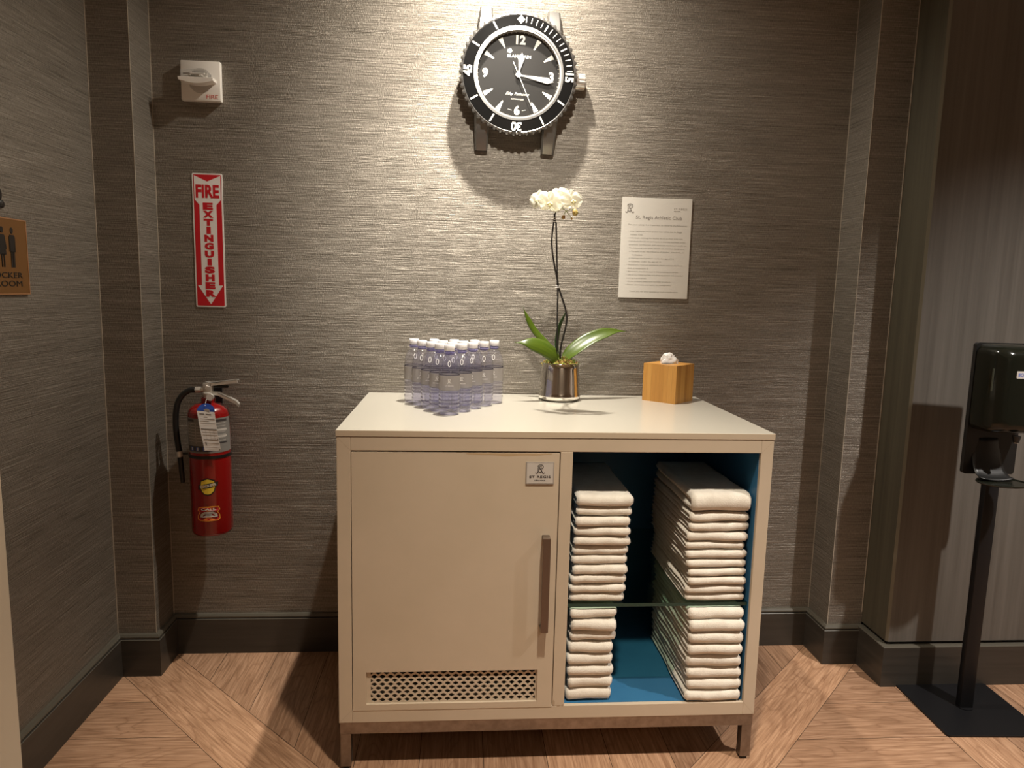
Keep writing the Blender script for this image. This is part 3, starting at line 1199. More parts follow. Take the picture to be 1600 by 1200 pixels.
def spline(P_, k_=6):
    PP = [2*P_[0]-P_[1]]+P_+[2*P_[-1]-P_[-2]]
    out = []
    for k in range(len(P_)-1):
        p0, p1, p2, p3 = PP[k:k+4]
        for i in range(k_):
            t = i/k_
            out.append(.5*((2*p1)+(-p0+p2)*t+(2*p0-5*p1+4*p2-p3)*t*t+(-p0+3*p1-3*p2+p3)*t**3))
    return out+[P_[-1]]
sp_ = spline(sp_)
g.tube(sp_, [.0036-.0014*i/len(sp_) for i in range(len(sp_))], 'stake', 8)
g.obj('flower_stem', orc, smooth=True)
for (x, y, z, n) in ((.2855, -.3492, 1.5970, 3), (.3155, -.2483, 1.3918, 2)):
    g = G()
    for i in range(n):
        pts = [W(x+.0062*math.cos(a), y+.0062*math.sin(a), z+(i-n/2)*.0055) for a in [k*math.pi/6 for k in range(13)]]
        g.tube(pts, .0011, 'clip', 6, caps=False)
    g.obj('clip', orc, smooth=True)
g = G()
g.tube([W(.2865, -.3545, 1.612), W(.2915, -.3696, 1.6394), W(.3050, -.3650, 1.630), W(.3203, -.3602, 1.6202), W(.3384, -.3505, 1.6005)],
       [.0017, .0016, .0014, .0013, .0010], 'greenstem', 6)
g.tube([W(.3203, -.3602, 1.6202), W(.3340, -.3602, 1.6275), W(.3450, -.3595, 1.6245)], .0010, 'greenstem', 6)
g.tube([W(.3185, -.3602, 1.6212), W(.3150, -.3580, 1.6125), W(.3130, -.3540, 1.6075)], .0010, 'greenstem', 6)
g.obj('twig', orc, smooth=True)
def bud(p, r, ax):
    g = G()
    q = Vector(ax).normalized().to_track_quat('Z', 'Y').to_matrix().to_4x4()
    g.T = Matrix.Translation(p) @ q
    g.lathe([(r*math.sin(a)*(1-.18*math.cos(a)), -1.2*r*math.cos(a)) for a in [i*math.pi/8 for i in range(9)]], 'bud', 14, caps=False)
    g.obj('bud', orc, smooth='all')
bud(W(.3130, -.3524, 1.6030), .0058, (-.2, 0, -1))
bud(W(.3475, -.3591, 1.6179), .0090, (.3, 0, -1))
bud(W(.3390, -.3500, 1.5990), .0034, (.6, 0, -1))

def flower(center, face, size, roll=0.0, seed=0):
    r = random.Random(seed)
    fz = Vector(face).normalized()
    upv = Vector((0, 0, 1))
    fx = upv.cross(fz).normalized()
    fy = fz.cross(fx)
    Mx = Matrix(((fx.x, fy.x, fz.x, 0), (fx.y, fy.y, fz.y, 0), (fx.z, fy.z, fz.z, 0), (0, 0, 0, 1)))
    T = Matrix.Translation(center) @ Mx @ Matrix.Rotation(roll, 4, 'Z')
    g = G()
    g.T = T
    def petal(ang, length, width, curve, zoff, power):
        n, ac = 9, 8
        v, f = [], []
        ca, sa = math.cos(ang), math.sin(ang)
        for i in range(n+1):
            q = i/n
            w = width*(math.sin(math.pi*(q**power*.90+.08))**.55)
            if i == n:
                w = width*.30
            for k in range(ac+1):
                u = k/ac*2-1
                l = length*q
                x, y = l, u*w
                z = zoff + curve*q*q*length - .22*w*u*u + .0016*math.sin(u*5+q*6+seed)
                v.append((x*ca-y*sa, x*sa+y*ca, z))
        for i in range(n):
            for k in range(ac):
                a = i*(ac+1)+k
                f.append((a, a+ac+1, a+ac+2, a+1))
        g.add(v, f, 'petal')
    for a in (90, 218, 322):                          # sepals behind
        petal(R(a+r.uniform(-6, 6)), size*.90, size*.40, -.12+r.uniform(-.08, .08), -.0015, .85)
    for a in (8, 172):                                # two wide petals in front
        petal(R(a+r.uniform(-5, 5)), size*1.06, size*.66, -.18+r.uniform(-.08, .1), .0012, 1.0)
    fl = g.obj('flower', orc, smooth='all')
    g = G()
    g.T = T
    g.lathe([(.0, -.001), (size*.085, .0), (size*.09, size*.16), (size*.05, size*.24), (0, size*.26)], 'petal', 10, caps=False)
    for a, ln in ((-90, .30), (-35, .26), (215, .26)):
        ca, sa = math.cos(R(a)), math.sin(R(a))
        pts = [(0, 0, size*.05), (ca*size*ln*.5, sa*size*ln*.5, size*.18), (ca*size*ln, sa*size*ln, size*.26),
               (ca*size*ln*1.2, sa*size*ln*1.2, size*.20)]
        g.tube(pts, [size*.05, size*.10, size*.085, size*.02], 'lip', 8, flat=.5)
    g.obj('lip', fl, smooth='all')
flower(W(.2330, -.362, 1.652), (-.55, -.80, .10), .034, .10, 1)
flower(W(.2660, -.385, 1.641), (-.15, -.95, -.15), .038, -.10, 2)
flower(W(.3340, -.384, 1.650), (.35, -.90, -.05), .036, .15, 3)
flower(W(.3010, -.362, 1.661), (.15, -.95, .20), .034, .55, 4)
flower(W(.3060, -.348, 1.672), (.45, .60, .60), .030, .3, 5)
flower(W(.2780, -.352, 1.632), (-.35, -.50, -.80), .030, -.3, 6)

# ------------------------------------------------------------------ bamboo tissue box
tb = thing('tissue_box', (.7485, -.1920+.0925, CT), 'bamboo cube tissue box turned cornerwise on the right end of the cabinet top', 'tissue box', rz=R(45))
s2 = .0655
bh = .1340
g = G()
def face4(a, b, c, d, m, u=1, vv=1, off=0):
    g.add([a, b, c, d], [(0, 1, 2, 3)], m, [[(off, 0), (off+u, 0), (off+u, vv), (off, vv)]])
face4((-s2, -s2, 0), (s2, -s2, 0), (s2, -s2, bh), (-s2, -s2, bh), 'bamboo')
face4((s2, -s2, 0), (s2, s2, 0), (s2, s2, bh), (s2, -s2, bh), 'bamboo', off=1)
face4((s2, s2, 0), (-s2, s2, 0), (-s2, s2, bh), (s2, s2, bh), 'bamboo', off=2)
face4((-s2, s2, 0), (-s2, -s2, 0), (-s2, -s2, bh), (-s2, s2, bh), 'bamboo', off=3)
face4((-s2, s2, 0), (s2, s2, 0), (s2, -s2, 0), (-s2, -s2, 0), 'bamboo', off=4)
# lid ring with oval opening
N = 32
outer, inner, low = [], [], []
for k in range(N):
    a = 2*math.pi*k/N
    c, s_ = math.cos(a), math.sin(a)
    mx = max(abs(c), abs(s_))
    outer.append((s2*c/mx, s2*s_/mx, bh))
    inner.append((.040*c, .022*s_, bh))
    low.append((.040*c, .022*s_, bh-.006))
v = outer+inner+low
f, fu = [], []
for k in range(N):
    k2 = (k+1) % N
    for (a, b, c, d) in ((k, k2, N+k2, N+k), (N+k, N+k2, 2*N+k2, 2*N+k)):
        f.append((a, b, c, d))
        fu.append([((v[j][0]+s2)/(2*s2)+5, (v[j][1]+s2)/(2*s2)) for j in (a, b, c, d)])
g.add(v, f, 'bamboo', fu)
g.add([(-.05, -.03, bh-.0062), (.05, -.03, bh-.0062), (.05, .03, bh-.0062), (-.05, .03, bh-.0062)], [(0, 1, 2, 3)], 'hole')
g.obj('wooden_case', tb)
g = G()                                               # crumpled sheet
nu, nv = 40, 14
v, f = [], []
for i in range(nv+1):
    b = math.pi/2*i/nv
    for k in range(nu):
        a = 2*math.pi*k/nu
        d = Vector((math.cos(a)*math.cos(b), math.sin(a)*math.cos(b), math.sin(b)))
        q = noise.noise_vector(d*2.3+Vector((4, 1, 7)))
        q2 = noise.noise_vector(d*6.0)
        ridge = abs(noise.noise(d*3.4+Vector((2, 5, 1))))
        s_ = 1.16-.30*ridge+.06*q2.x
        v.append((.0300*d.x*s_+q.x*.003, .0150*d.y*s_+q.y*.003, bh-.003+.0415*d.z*(1-.18*ridge)*(1-.18*d.x)+q2.z*.0015))
for i in range(nv):
    for k in range(nu):
        k2 = (k+1) % nu
        f.append((i*nu+k, i*nu+k2, (i+1)*nu+k2, (i+1)*nu+k))
g.T = Matrix.Rotation(R(-45), 4, 'Z')
g.add(v, f, 'tissue')
o = g.obj('tissue', tb, smooth=True, angle=35); o['label'] = 'white tissue sticking out of the slot'
o.modifiers.new('s', 'SOLIDIFY').thickness = .0006

# ------------------------------------------------------------------ wall clock shaped as a diving watch
wc = thing('wall_clock', (.184, 0, 2.1000), 'large wall clock shaped like a black-dial diving wristwatch without a strap', 'clock')
wc.rotation_euler = (0, R(1.3), 0)
def wobj(g, name, parent=wc, **kw):
    return g.obj(name, parent, **kw)
def WG():
    g = G(); g.T = MW.copy(); return g
g = WG()
g.lathe([(.150, 0), (.178, .002), (.186, .012), (.186, .040), (.178, .052), (.0, .052)], 'watchsteel', 96)
for sx in (-1, 1):                                    # four lugs
    for sy in (-1, 1):
        n = 10
        rows_ = []
        for i in range(n+1):
            q = i/n
            y = sy*(.125+(.122 if sy < 0 else .100)*q)
            cx = sx*(.1180-.002*q)
            hw = .0265-.0045*q
            zt = .052-.032*q**1.6
            zb = .004
            rows_.append([(cx-hw, y, zb), (cx+hw, y, zb), (cx+hw, y, zt-.006), (cx+hw-.006, y, zt), (cx-hw+.006, y, zt), (cx-hw, y, zt-.006)])
        v = [p for r_ in rows_ for p in r_]
        f = []
        for i in range(n):
            for k in range(6):
                k2 = (k+1) % 6
                q = (i*6+k, i*6+k2, (i+1)*6+k2, (i+1)*6+k)
                f.append(q if sy < 0 else q[::-1])
        f.append(tuple(range(6))); f.append(tuple(range(n*6, n*6+6))[::-1])
        g.add(v, f, 'watchsteel')
case = wobj(g, 'case', smooth=True)
g = WG()                                              # toothed bezel ring
nt2 = 54
v, f = [], []
seg = nt2*4
for zz, dr in ((.050, -.002), (.054, 0), (.070, 0), (.074, -.003)):
    for k in range(seg):
        a = 2*math.pi*k/seg
        r_ = (.2015 if (k % 4) in (0, 1) else .1955)+dr
        v.append((r_*math.cos(a), r_*math.sin(a), zz))
inner_r = [(.190, .0755), (.1885, .0745)]
for r_, zz in inner_r:
    for k in range(seg):
        a = 2*math.pi*k/seg
        v.append((r_*math.cos(a), r_*math.sin(a), zz))
for i in range(5):
    for k in range(seg):
        k2 = (k+1) % seg
        f.append((i*seg+k, i*seg+k2, (i+1)*seg+k2, (i+1)*seg+k))
f.append(tuple(range(seg))[::-1])
g.add(v, f, 'watchsteel')
g.ring(.1455, .1525, .050, .0800, 'watchsteel', 96)
g.ring(.1395, .1455, .050, .0770, 'polsteel', 96)
bez = wobj(g, 'bezel', smooth=True, angle=30)
g = WG()
g.lathe([(.1885, .0740), (.187, .0752), (.1525, .0790)], 'bezel', 96, caps=False)
def bz(r_):
    return .0752+(.187-r_)/(.187-.1525)*.0038
def radial(g, ang, r0, r1, w0, w1, m, z0, z1, dep=.0008):
    """bar from r0 to r1, clock angle in degrees"""
    a = R(90-ang)
    c, s_ = math.cos(a), math.sin(a)
    v = []
    for r_, w, z in ((r0, w0, z0), (r1, w1, z1)):
        for t_ in (-w/2, w/2):
            v.append((r_*c-t_*s_, r_*s_+t_*c, z))
    v += [(p[0], p[1], p[2]+dep) for p in v]
    g.add(v, [(4, 6, 7, 5), (0, 1, 5, 4), (1, 3, 7, 5), (3, 2, 6, 7), (2, 0, 4, 6)], m)
for mnt in range(1, 15):
    w = .0042 if mnt % 5 == 0 else .0024
    r0 = .1600 if mnt % 5 == 0 else .1640
    radial(g, mnt*6, r0, .1830, w, w, 'lume', bz(r0), bz(.183))
for mnt in (20, 25, 35, 40, 50, 55):
    radial(g, mnt*6, .1570, .1845, .0056, .0056, 'lume', bz(.157), bz(.1845))
g.prism([(0, .1860), (.0135, .1725), (0, .1590), (-.0135, .1725)], .0770, .0792, 'lume')
for txt, ang in (('15', 90), ('30', 180), ('45', 270)):
    a = R(90-ang)
    g.text(txt, .0400, 'lume', (.1700*math.cos(a), .1700*math.sin(a)-0, .0768), depth=.0015, rot=a-math.pi/2, sx=.90, bold=.0016)
wobj(g, 'bezel_insert', bez, smooth=True, angle=30)
g = WG()
g.lathe([(.1450, .0555), (.0, .0555)], 'dial', 96, caps=False)
dz = .0556
for h in (1, 2, 4, 5, 7, 8, 10, 11):
    radial(g, h*30, .0985, .1330, .0035, .0165, 'lume', dz, dz)
for mm in range(60):
    if mm % 5 or mm in (0, 15, 30, 45):
        radial(g, mm*6, .1365, .1395, .0011, .0011, 'lume', dz, dz, .0003)
for txt, (x, y) in (('12', (0, .1130)), ('3', (.1130, 0)), ('6', (0, -.1160)), ('9', (-.1130, 0))):
    g.text(txt, .0390, 'lume', (x, y, dz), depth=.0012, bold=.0016)
radial(g, 168, .1150, .1160, .013, .013, 'lume', dz, dz, .0003)
radial(g, 192, .1150, .1160, .013, .013, 'lume', dz, dz, .0003)
text_fit(g, 'BLANCPAIN', -.040, .040, .0615, .0095, 'lume', dz, depth=.0004, bold=.0003)
text_fit(g, 'Fifty Fathoms', -.040, .040, -.0620, .0125, 'lume', dz, depth=.0004, shear=.35)
text_fit(g, 'AUTOMATIQUE', -.022, .022, -.0780, .0052, 'lume', dz, depth=.0004)
wobj(g, 'dial', case)
def hand(g, ang, prof, z, m, dep=.0012):
    a = R(90-ang)
    c, s_ = math.cos(a), math.sin(a)
    pts = [(r_*c-w*s_, r_*s_+w*c) for r_, w in prof]+[(r_*c+w*s_, r_*s_-w*c) for r_, w in prof[::-1] if w > 0]
    g.prism(pts, z, z+dep, m)
g = WG()
hand(g, 7.5, [(-.010, .0035), (.016, .0035), (.018, .0030), (.056, .0110), (.074, .0)], .0590, 'watchsteel')
hand(g, 7.5, [(.020, .0018), (.056, .0097), (.071, .0)], .0603, 'lume', .0004)
wobj(g, 'hour_hand')
g = WG()
hand(g, 97.5, [(-.010, .0032), (.016, .0032), (.018, .0028), (.102, .0105), (.124, .0)], .0615, 'watchsteel')
hand(g, 97.5, [(.020, .0018), (.102, .0093), (.120, .0)], .0628, 'lume', .0004)
g.lathe([(.0085, .0580), (.0085, .0645), (.0, .0650)], 'lume', 20)
wobj(g, 'minute_hand')
g = WG()
hand(g, 154, [(-.046, .0012), (-.020, .0012), (0, .0012), (.110, .0008)], .0655, 'lume', .0007)
wobj(g, 'second_hand')
g = WG()
pr = [(.1400, .0760)]
for i in range(1, 9):
    q = 1-i/8
    pr.append((.1395*q, .0770+.0095*(1-q*q)))
g.lathe(pr, 'crystal', 96, caps=False)
wobj(g, 'domed_crystal', smooth='all')
g = WG()                                              # fluted crown
g.T = MW @ Matrix.Translation((.184, 0, .030)) @ Matrix.Rotation(R(90), 4, 'Y')
v, f = [], []
seg = 60
pr2 = [(.014, 0), (.014, .010), (.0255, .012), (.027, .015), (.027, .047), (.0245, .050), (.010, .0515)]
for r_, zz in pr2:
    for k in range(seg):
        a = 2*math.pi*k/seg
        q = r_*(1-.07*(k % 5 in (0, 1))) if .0145 < r_ and r_ > .02 else r_
        v.append((q*math.cos(a), q*math.sin(a), zz))
for i in range(len(pr2)-1):
    for k in range(seg):
        k2 = (k+1) % seg
        f.append((i*seg+k, i*seg+k2, (i+1)*seg+k2, (i+1)*seg+k))
f.append(tuple(range((len(pr2)-1)*seg, len(pr2)*seg)))
g.add(v, f, 'polsteel')
wobj(g, 'crown', smooth=True, angle=25)

# ------------------------------------------------------------------ notice board
nb = thing('notice_board', (.7028, 0, 1.5368), 'cream notice card of club rules fixed to the wall above the tissue box', 'sign')
g = WG()
hw_, hh_ = .1285, .1792
g.box((-hw_, -hh_, .0), (hw_, hh_, .0045), 'paperboard', .0005)
z = .0046
monogram(g, -.1010, .1400, .032, 'signtext', z)
text_fit(g, 'ST REGIS', .062, .110, .1430, .0055, 'bodytext', z, depth=.0003, spacing=1.2)
text_fit(g, 'NEW YORK', .062, .086, .1345, .0028, 'signtext', z, depth=.0003)
text_fit(g, 'St. Regis Athletic Club', -.0770, .0930, .1085, .0155, 'signtext', z, depth=.0003)
text_fit(g, 'For your safety, it is important to observe the following:', -.1030, .1130, .0830, .0062, 'bodytext', z, depth=.0002)
lines = [('\u2022 Only registered hotel guests may utilize the St. Regis', -.103, .096), ('Athletic Club.', -.095, -.048),
         ('\u2022 Individuals utilizing this facility do so at their own risk.', -.103, .101),
         ('\u2022 Individuals should not participate in exercise activities unless', -.103, .110),
         ('physically conditioned with adequate equipment to do so.', -.098, .115),
         ('\u2022 The following individuals cannot use exercise equipment:', -.103, .108),
         ('o Persons under the influence of alcohol, stimulants, or', -.096, .108), ('medications.', -.086, -.046),
         ('o Unsupervised children under the age of 16', -.096, .070), ('o Children under the age of 12', -.096, .024),
         ('\u2022 Should you need any assistance please contact the front', -.103, .104), ('desk at extension 0.', -.100, -.022),
         ('\u2022 Equipment should be used in the presence of others.', -.103, .090),
         ('\u2022 Use of any inappropriate including equipment not intended', -.104, .108), ('training is prohibited.', -.102, -.028),
         ('\u2022 Always practice safety and courtesy to others.', -.104, .064), ('\u2022 Please use towels and report to management.', -.104, .066)]
yy = .0600
for s, a, b in lines:
    text_fit(g, s, a, b, yy, .0050, 'bodytext', z, depth=.0002)
    yy -= .01200
text_fit(g, 'Thank you for your assistance and consideration.', -.090, .094, -.1560, .0056, 'bodytext', z, depth=.0002)
g.obj('printed_board', nb)

# ------------------------------------------------------------------ fire extinguisher arrow sign
sg = thing('fire_extinguisher_sign', (-.8770, 0, 1.5190), 'tall red and white arrow sign on the wall above the fire extinguisher', 'sign')
g = WG()
w2, h2 = .0508, .2285
def rrect(w, h, r_, n=5):
    pts = []
    for cx, cy, a0 in ((w-r_, h-r_, 0), (-w+r_, h-r_, 90), (-w+r_, -h+r_, 180), (w-r_, -h+r_, 270)):
        for k in range(n+1):
            a = R(a0+90*k/n)
            pts.append((cx+r_*math.cos(a), cy+r_*math.sin(a)))
    return pts
g.prism(rrect(w2, h2, .005), 0, .0022, 'signwhite')
g.prism(rrect(w2-.0045, h2-.0045, .003), .0022, .0026, 'signred')
# white arrow: notched tail top, wide panel, shaft, head
A = [(-.0455, .2130), (0, .1935), (.0455, .2130), (.0455, .1420), (.0290, .1245), (.0290, -.1500), (.0435, -.1500), (0, -.2170),
     (-.0435, -.1500), (-.0290, -.1500), (-.0290, .1245), (-.0455, .1420)]
A = [(-.0440, .2210), (0, .2010), (.0440, .2210), (.0440, .1400), (.0285, .1220), (.0285, -.1530), (.0430, -.1530), (0, -.2190),
     (-.0430, -.1530), (-.0285, -.1530), (-.0285, .1220), (-.0440, .1400)]
g.prism(A[:4]+[A[-1]], .0026, .0029, 'signwhite')
g.prism([A[3], A[4], A[10], A[11]], .0026, .0029, 'signwhite')
g.prism([A[4], A[5], A[9], A[10]], .0026, .0029, 'signwhite')
g.prism([A[6], A[7], A[8]], .0026, .0029, 'signwhite')
text_fit(g, 'FIRE', -.0375, .0375, .1680, .0400, 'signred', .0029, depth=.0004, bold=.0022)
word = 'EXTINGUISHER'
for i, c in enumerate(word):
    y = .1180-i*.0272
    wd = .0055 if c == 'I' else .0125
    text_fit(g, c, -wd if c != 'I' else -.0030, wd if c != 'I' else .0030, y, .0200, 'signred', .0029, depth=.0004, bold=.0020)
g.obj('sign_plate', sg)

# ------------------------------------------------------------------ fire alarm strobe
fa = thing('fire_alarm_strobe', (-.8810, 0, 2.0440), 'cream square fire alarm horn with a clear strobe, high on the wall at left', 'fire alarm')
g = WG()
g.box((-.0650, -.0635, 0), (.0650, .0655, .022), 'white', .004)
o = g.obj('housing', fa, smooth=True)
g = WG()
for i in range(-8, 9):
    for j in range(-8, 9):
        if i*i+j*j <= 68 and not (j in (1, 2, 3, 4) and abs(i) < 9 and False):
            x, y = i*.0048, j*.0048+.001
            g.box((x-.0013, y-.0013, .0218), (x+.0013, y+.0013, .0223), 'darktext')
g.obj('sounder_holes', fa)
g = WG()
n = 12
prs = [(-.060+.112*k/n, -.006-.010*math.sin(math.pi*k/n)) for k in range(n+1)]
g.prism([(-.062, .004)]+prs+[(.052, .004)], .020, .056, 'white')
g.obj('strobe_shelf', fa, bevel=.001)
g = WG()
g.box((-.056, .004, .020), (.030, .030, .052), 'clearplastic', .003)
g.obj('strobe_lens', fa)
g = WG()
g.add([(-.026, .006, .024), (.026, .006, .024), (.026, .028, .024), (-.026, .028, .024), (-.012, .017, .046), (.012, .017, .046)],
      [(0, 1, 5, 4), (3, 4, 5, 2), (0, 4, 3), (1, 2, 5)], 'chrome')
g.tube([(-.050, .017, .034), (-.030, .017, .036)], .005, 'chrome', 10)
g.tube([(-.022, .017, .048), (.022, .017, .048)], .0028, 'clip', 8)
for k in range(9):  # added chrome facets, only there to make the lens sparkle brighter
    x, y, z_ = -.034+.0075*k, .010+.013*((k*5) % 4)/4, .036+.009*((k*3) % 3)/3
    g.add([(x-.004, y-.003, z_), (x+.004, y-.002, z_+.003), (x+.002, y+.005, z_-.001), (x-.001, y+.001, z_+.008)],
          [(0, 1, 3), (1, 2, 3), (2, 0, 3), (0, 2, 1)], 'chrome')
g.obj('flash_tube_and_glints', fa)
g = WG()
text_fit(g, 'FIRE', .018, .056, -.0490, .0125, 'firered', .0221, depth=.0004)
g.obj('lettering', fa)

# ------------------------------------------------------------------ fire extinguisher
ex = thing('fire_extinguisher', (-.8670, -.0900, .5020), 'red fire extinguisher with paper tag hanging on the wall left of the cabinet', 'fire extinguisher')
r = .0675
g = G()
g.lathe([(0, .006), (.045, .006), (.056, .0), (.064, .003), (r, .012), (r, .425), (.0655, .436), (.058, .447), (.044, .456), (.030, .461), (.022, .464), (.022, .470), (0, .470)],
        'extred', 56)
cyl = g.obj('cylinder', ex, smooth=True, angle=50); cyl['label'] = 'red cylinder'
fn = wrap(r)
g = G()
v, f = subdiv_rect(-.112, .112, .297, .417, .0006, 40)
g.add(v, f, 'greyprint', fn=fn)
for (u0, u1, v0, v1, m_) in ((-.065, -.030, .405, .413, 'darktext'), (-.062, .030, .303, .322, 'darktext'), (.038, .085, .404, .412, 'darktext'),
                             (.038, .085, .372, .378, 'lightplate'), (.038, .085, .350, .356, 'lightplate'), (.038, .085, .328, .333, 'darktext'),
                             (-.066, -.064, .30, .40, 'lightplate'), (-.046, -.045, .33, .40, 'lightplate'), (-.024, -.023, .33, .40, 'lightplate')):
    v, f = subdiv_rect(u0, u1, v0, v1, .0009, 10)
    g.add(v, f, m_, fn=fn)
for i in range(7):
    for (u0, u1) in ((-.064, -.048), (-.043, -.026), (-.021, .0), (.040, .080)):
        v, f = subdiv_rect(u0, u1, .398-i*.0100, .3995-i*.0100, .0009, 4)
        g.add(v, f, 'lightplate', fn=fn)
for u in (-.040, -.018, .006, .022):
    v, f = subdiv_rect(u-.006, u+.006, .305, .319, .0011, 4)
    g.add(v, f, 'tagblue', fn=fn)
    v, f = subdiv_rect(u-.003, u+.003, .307, .317, .0013, 4)
    g.add(v, f, 'lightplate', fn=fn)
g.obj('instruction_label', cyl, smooth='all')
g = G()                                               # badge
def poly_wrap(g, pts, w, m, fn, c=None):
    n = len(pts)
    cx = sum(p[0] for p in pts)/n
    cy = sum(p[1] for p in pts)/n
    v = [(cx, cy, w)]
    f = []
    dense = []
    for i in range(n):
        a, b = pts[i], pts[(i+1) % n]
        for k in range(4):
            dense.append((a[0]+(b[0]-a[0])*k/4, a[1]+(b[1]-a[1])*k/4))
    v += [(p[0], p[1], w) for p in dense]
    nd = len(dense)
    ar = sum(dense[i][0]*dense[(i+1) % nd][1]-dense[(i+1) % nd][0]*dense[i][1] for i in range(nd))
    for i in range(nd):
        q = (0, 1+i, 1+(i+1) % nd)
        f.append(q if ar > 0 else q[::-1])
    g.add(v, f, m, fn=fn)
def shield(s):
    return [(-.022*s, .020*s), (-.012*s, .024*s), (0, .028*s), (.012*s, .024*s), (.022*s, .020*s), (.024*s, .0), (.020*s, -.016*s),
            (.010*s, -.026*s), (0, -.028*s), (-.010*s, -.026*s), (-.020*s, -.016*s), (-.024*s, 0)]
cyb = .180
ofs = lambda P_, dx, dy: [(p[0]+dx, p[1]+dy) for p in P_]
fn = wrap2(r, .013)
poly_wrap(g, ofs(shield(1.1), -.002, cyb), .0006, 'black', fn)
poly_wrap(g, ofs(shield(.95), -.002, cyb), .0010, 'yellow', fn)
poly_wrap(g, [(-.034, cyb-.010), (.030, cyb+.002), (.032, cyb+.017), (-.032, cyb+.006)], .0014, 'black', fn)
g.text('BUCKEYE', .0125, 'lightplate', (-.001, cyb+.0035, .0016), depth=.0003, rot=R(10), fn=fn, sx=1.0, bold=.0004)
g.obj('badge', cyl, smooth='all')
g = G()                                               # telephone-shaped sticker
cyt = .083
def phone(s, dy=0):
    base = [(-.038, .012), (-.034, .024), (-.015, .027), (.015, .028), (.034, .026), (.038, .014), (.030, .008), (.037, -.004), (.038, -.018),
            (.030, -.024), (0, -.025), (-.030, -.024), (-.038, -.018), (-.037, -.004), (-.030, .006)]
    return [(p[0]*s[0], p[1]*s[1]+dy) for p in base]
poly_wrap(g, ofs(phone((1, 1)), -.002, cyt), .0006, 'orange', fn)
poly_wrap(g, [(-.034-.002, cyt+.013), (-.030-.002, cyt+.022), (.028, cyt+.0235), (.032, cyt+.014), (.024, cyt+.011), (-.028, cyt+.010)], .0010, 'signred', fn)
poly_wrap(g, [(-.034, cyt-.014), (.031, cyt-.013), (.028, cyt-.021), (-.032, cyt-.0215)], .0010, 'signred', fn)
poly_wrap(g, [(-.030, cyt-.011), (-.028, cyt+.000), (-.016, cyt+.0085), (.012, cyt+.009), (.025, cyt+.001), (.027, cyt-.010)], .0012, 'lightplate', fn)
text_fit(g, 'CALL', -.026, .022, cyt+.0172, .0075, 'signwhite', .0013, fn=fn, depth=.0003, bold=.00025)
for k in range(2):
    v, f = subdiv_rect(-.014, .012, cyt+.001-k*.005, cyt+.0022-k*.005, .0014, 4)
    g.add(v, f, 'darktext', fn=fn)
g.obj('phone_sticker', cyl, smooth='all')
g = G()                                               # strap, with clip at the hose
g.ring(.0672, .0695, .277, .287, 'black', 56)
g.box((-.090, -.012, .279), (-.064, -.004, .286), 'black')
g.obj('strap', ex, smooth=True)
g = G()
g.box((-.018, .0665, .30), (.018, .0895, .34), 'blackpaint')
g.box((-.018, .084, .20), (.018, .0900, .52), 'blackpaint')
g.obj('wall_bracket', ex)
g = G()                                               # valve
g.lathe([(.021, .462), (.021, .470), (.016, .473), (.016, .486), (.0185, .488), (.0185, .497), (.013, .500)], 'polsteel', 24)
g.box((-.0150, -.011, .495), (.016, .011, .532), 'polsteel', .003)
g.tube([(-.012, 0, .507), (-.024, 0, .507)], .008, 'polsteel', 12)
g.tube([(-.024, 0, .507), (-.042, 0, .5065)], .0115, 'polsteel', 6)
g.tube([(.012, -.006, .486), (.019, -.024, .486)], .008, 'polsteel', 12)
g.lathe([(0, 0)], 'polsteel') if False else None
g.obj('valve', ex, smooth=True, bevel=.0006)
g = G()
g.ring(.0200, .0235, .463, .480, 'extred', 28)
g.obj('neck_collar', ex, smooth=True)
def lever(pts, w, th, name, m='polsteel'):
    g = G()
    v = []
    for x, z_, ww in pts:
        v += [(x, -ww, z_-th), (x, ww, z_-th), (x, ww, z_), (x, -ww, z_)]
    f = []
    for i in range(len(pts)-1):
        for k in range(4):
            k2 = (k+1) % 4
            f.append((i*4+k, (i+1)*4+k, (i+1)*4+k2, i*4+k2))
    f.append((0, 1, 2, 3)); f.append(tuple(len(v)-4+k for k in (3, 2, 1, 0)))
    g.add(v, f, m)
    # turned-down flanges of the pressed lever
    for sy in (-1, 1):
        vv = []
        for x, z_, ww in pts:
            vv += [(x, sy*ww, z_-th-.009), (x, sy*(ww-.0018), z_-th-.009), (x, sy*(ww-.0018), z_), (x, sy*ww, z_)]
        g.add(vv, f, m)
    return g.obj(name, ex, bevel=.0004)
lever([(-.014, .528, .009), (-.006, .535, .010), (.010, .533, .011), (.050, .538, .011), (.100, .5455, .010), (.104, .5445, .009)], .01, .003, 'operating_lever')
lever([(.006, .500, .009), (.020, .502, .010), (.035, .500, .011), (.070, .484, .011), (.096, .470, .010), (.104, .460, .009), (.104, .455, .008)], .01, .003, 'carry_handle')
g = G(); g.box((.020, -.008, .515), (.070, .004, .524), 'black', .002)
g.tube([(.012, -.016, .520), (.002, -.020, .524), (-.004, -.018, .514)], .0014, 'polsteel', 6)
g.obj('pull_pin', ex)
g = G()
g.lathe([(0, 0), (.0125, 0), (.0135, .003), (.0135, .010), (.012, .012), (0, .012)], 'polsteel', 24)
g.lathe([(0, .0122), (.0105, .0122)], 'tagwhite', 20, caps=False)
g.T = Matrix()
gg = g.obj('pressure_gauge', ex, smooth=True)
gg.location = (.016, -.022, .486); gg.rotation_euler = (R(90), 0, 0)
g = G()                                               # hose
hp = [(-.040, 0, .5065), (-.062, 0, .504), (-.085, -.003, .488), (-.101, -.006, .460), (-.108, -.008, .420), (-.1085, -.010, .370), (-.104, -.011, .320), (-.100, -.010, .287)]
P_ = [Vector(p) for p in hp]
sm = []
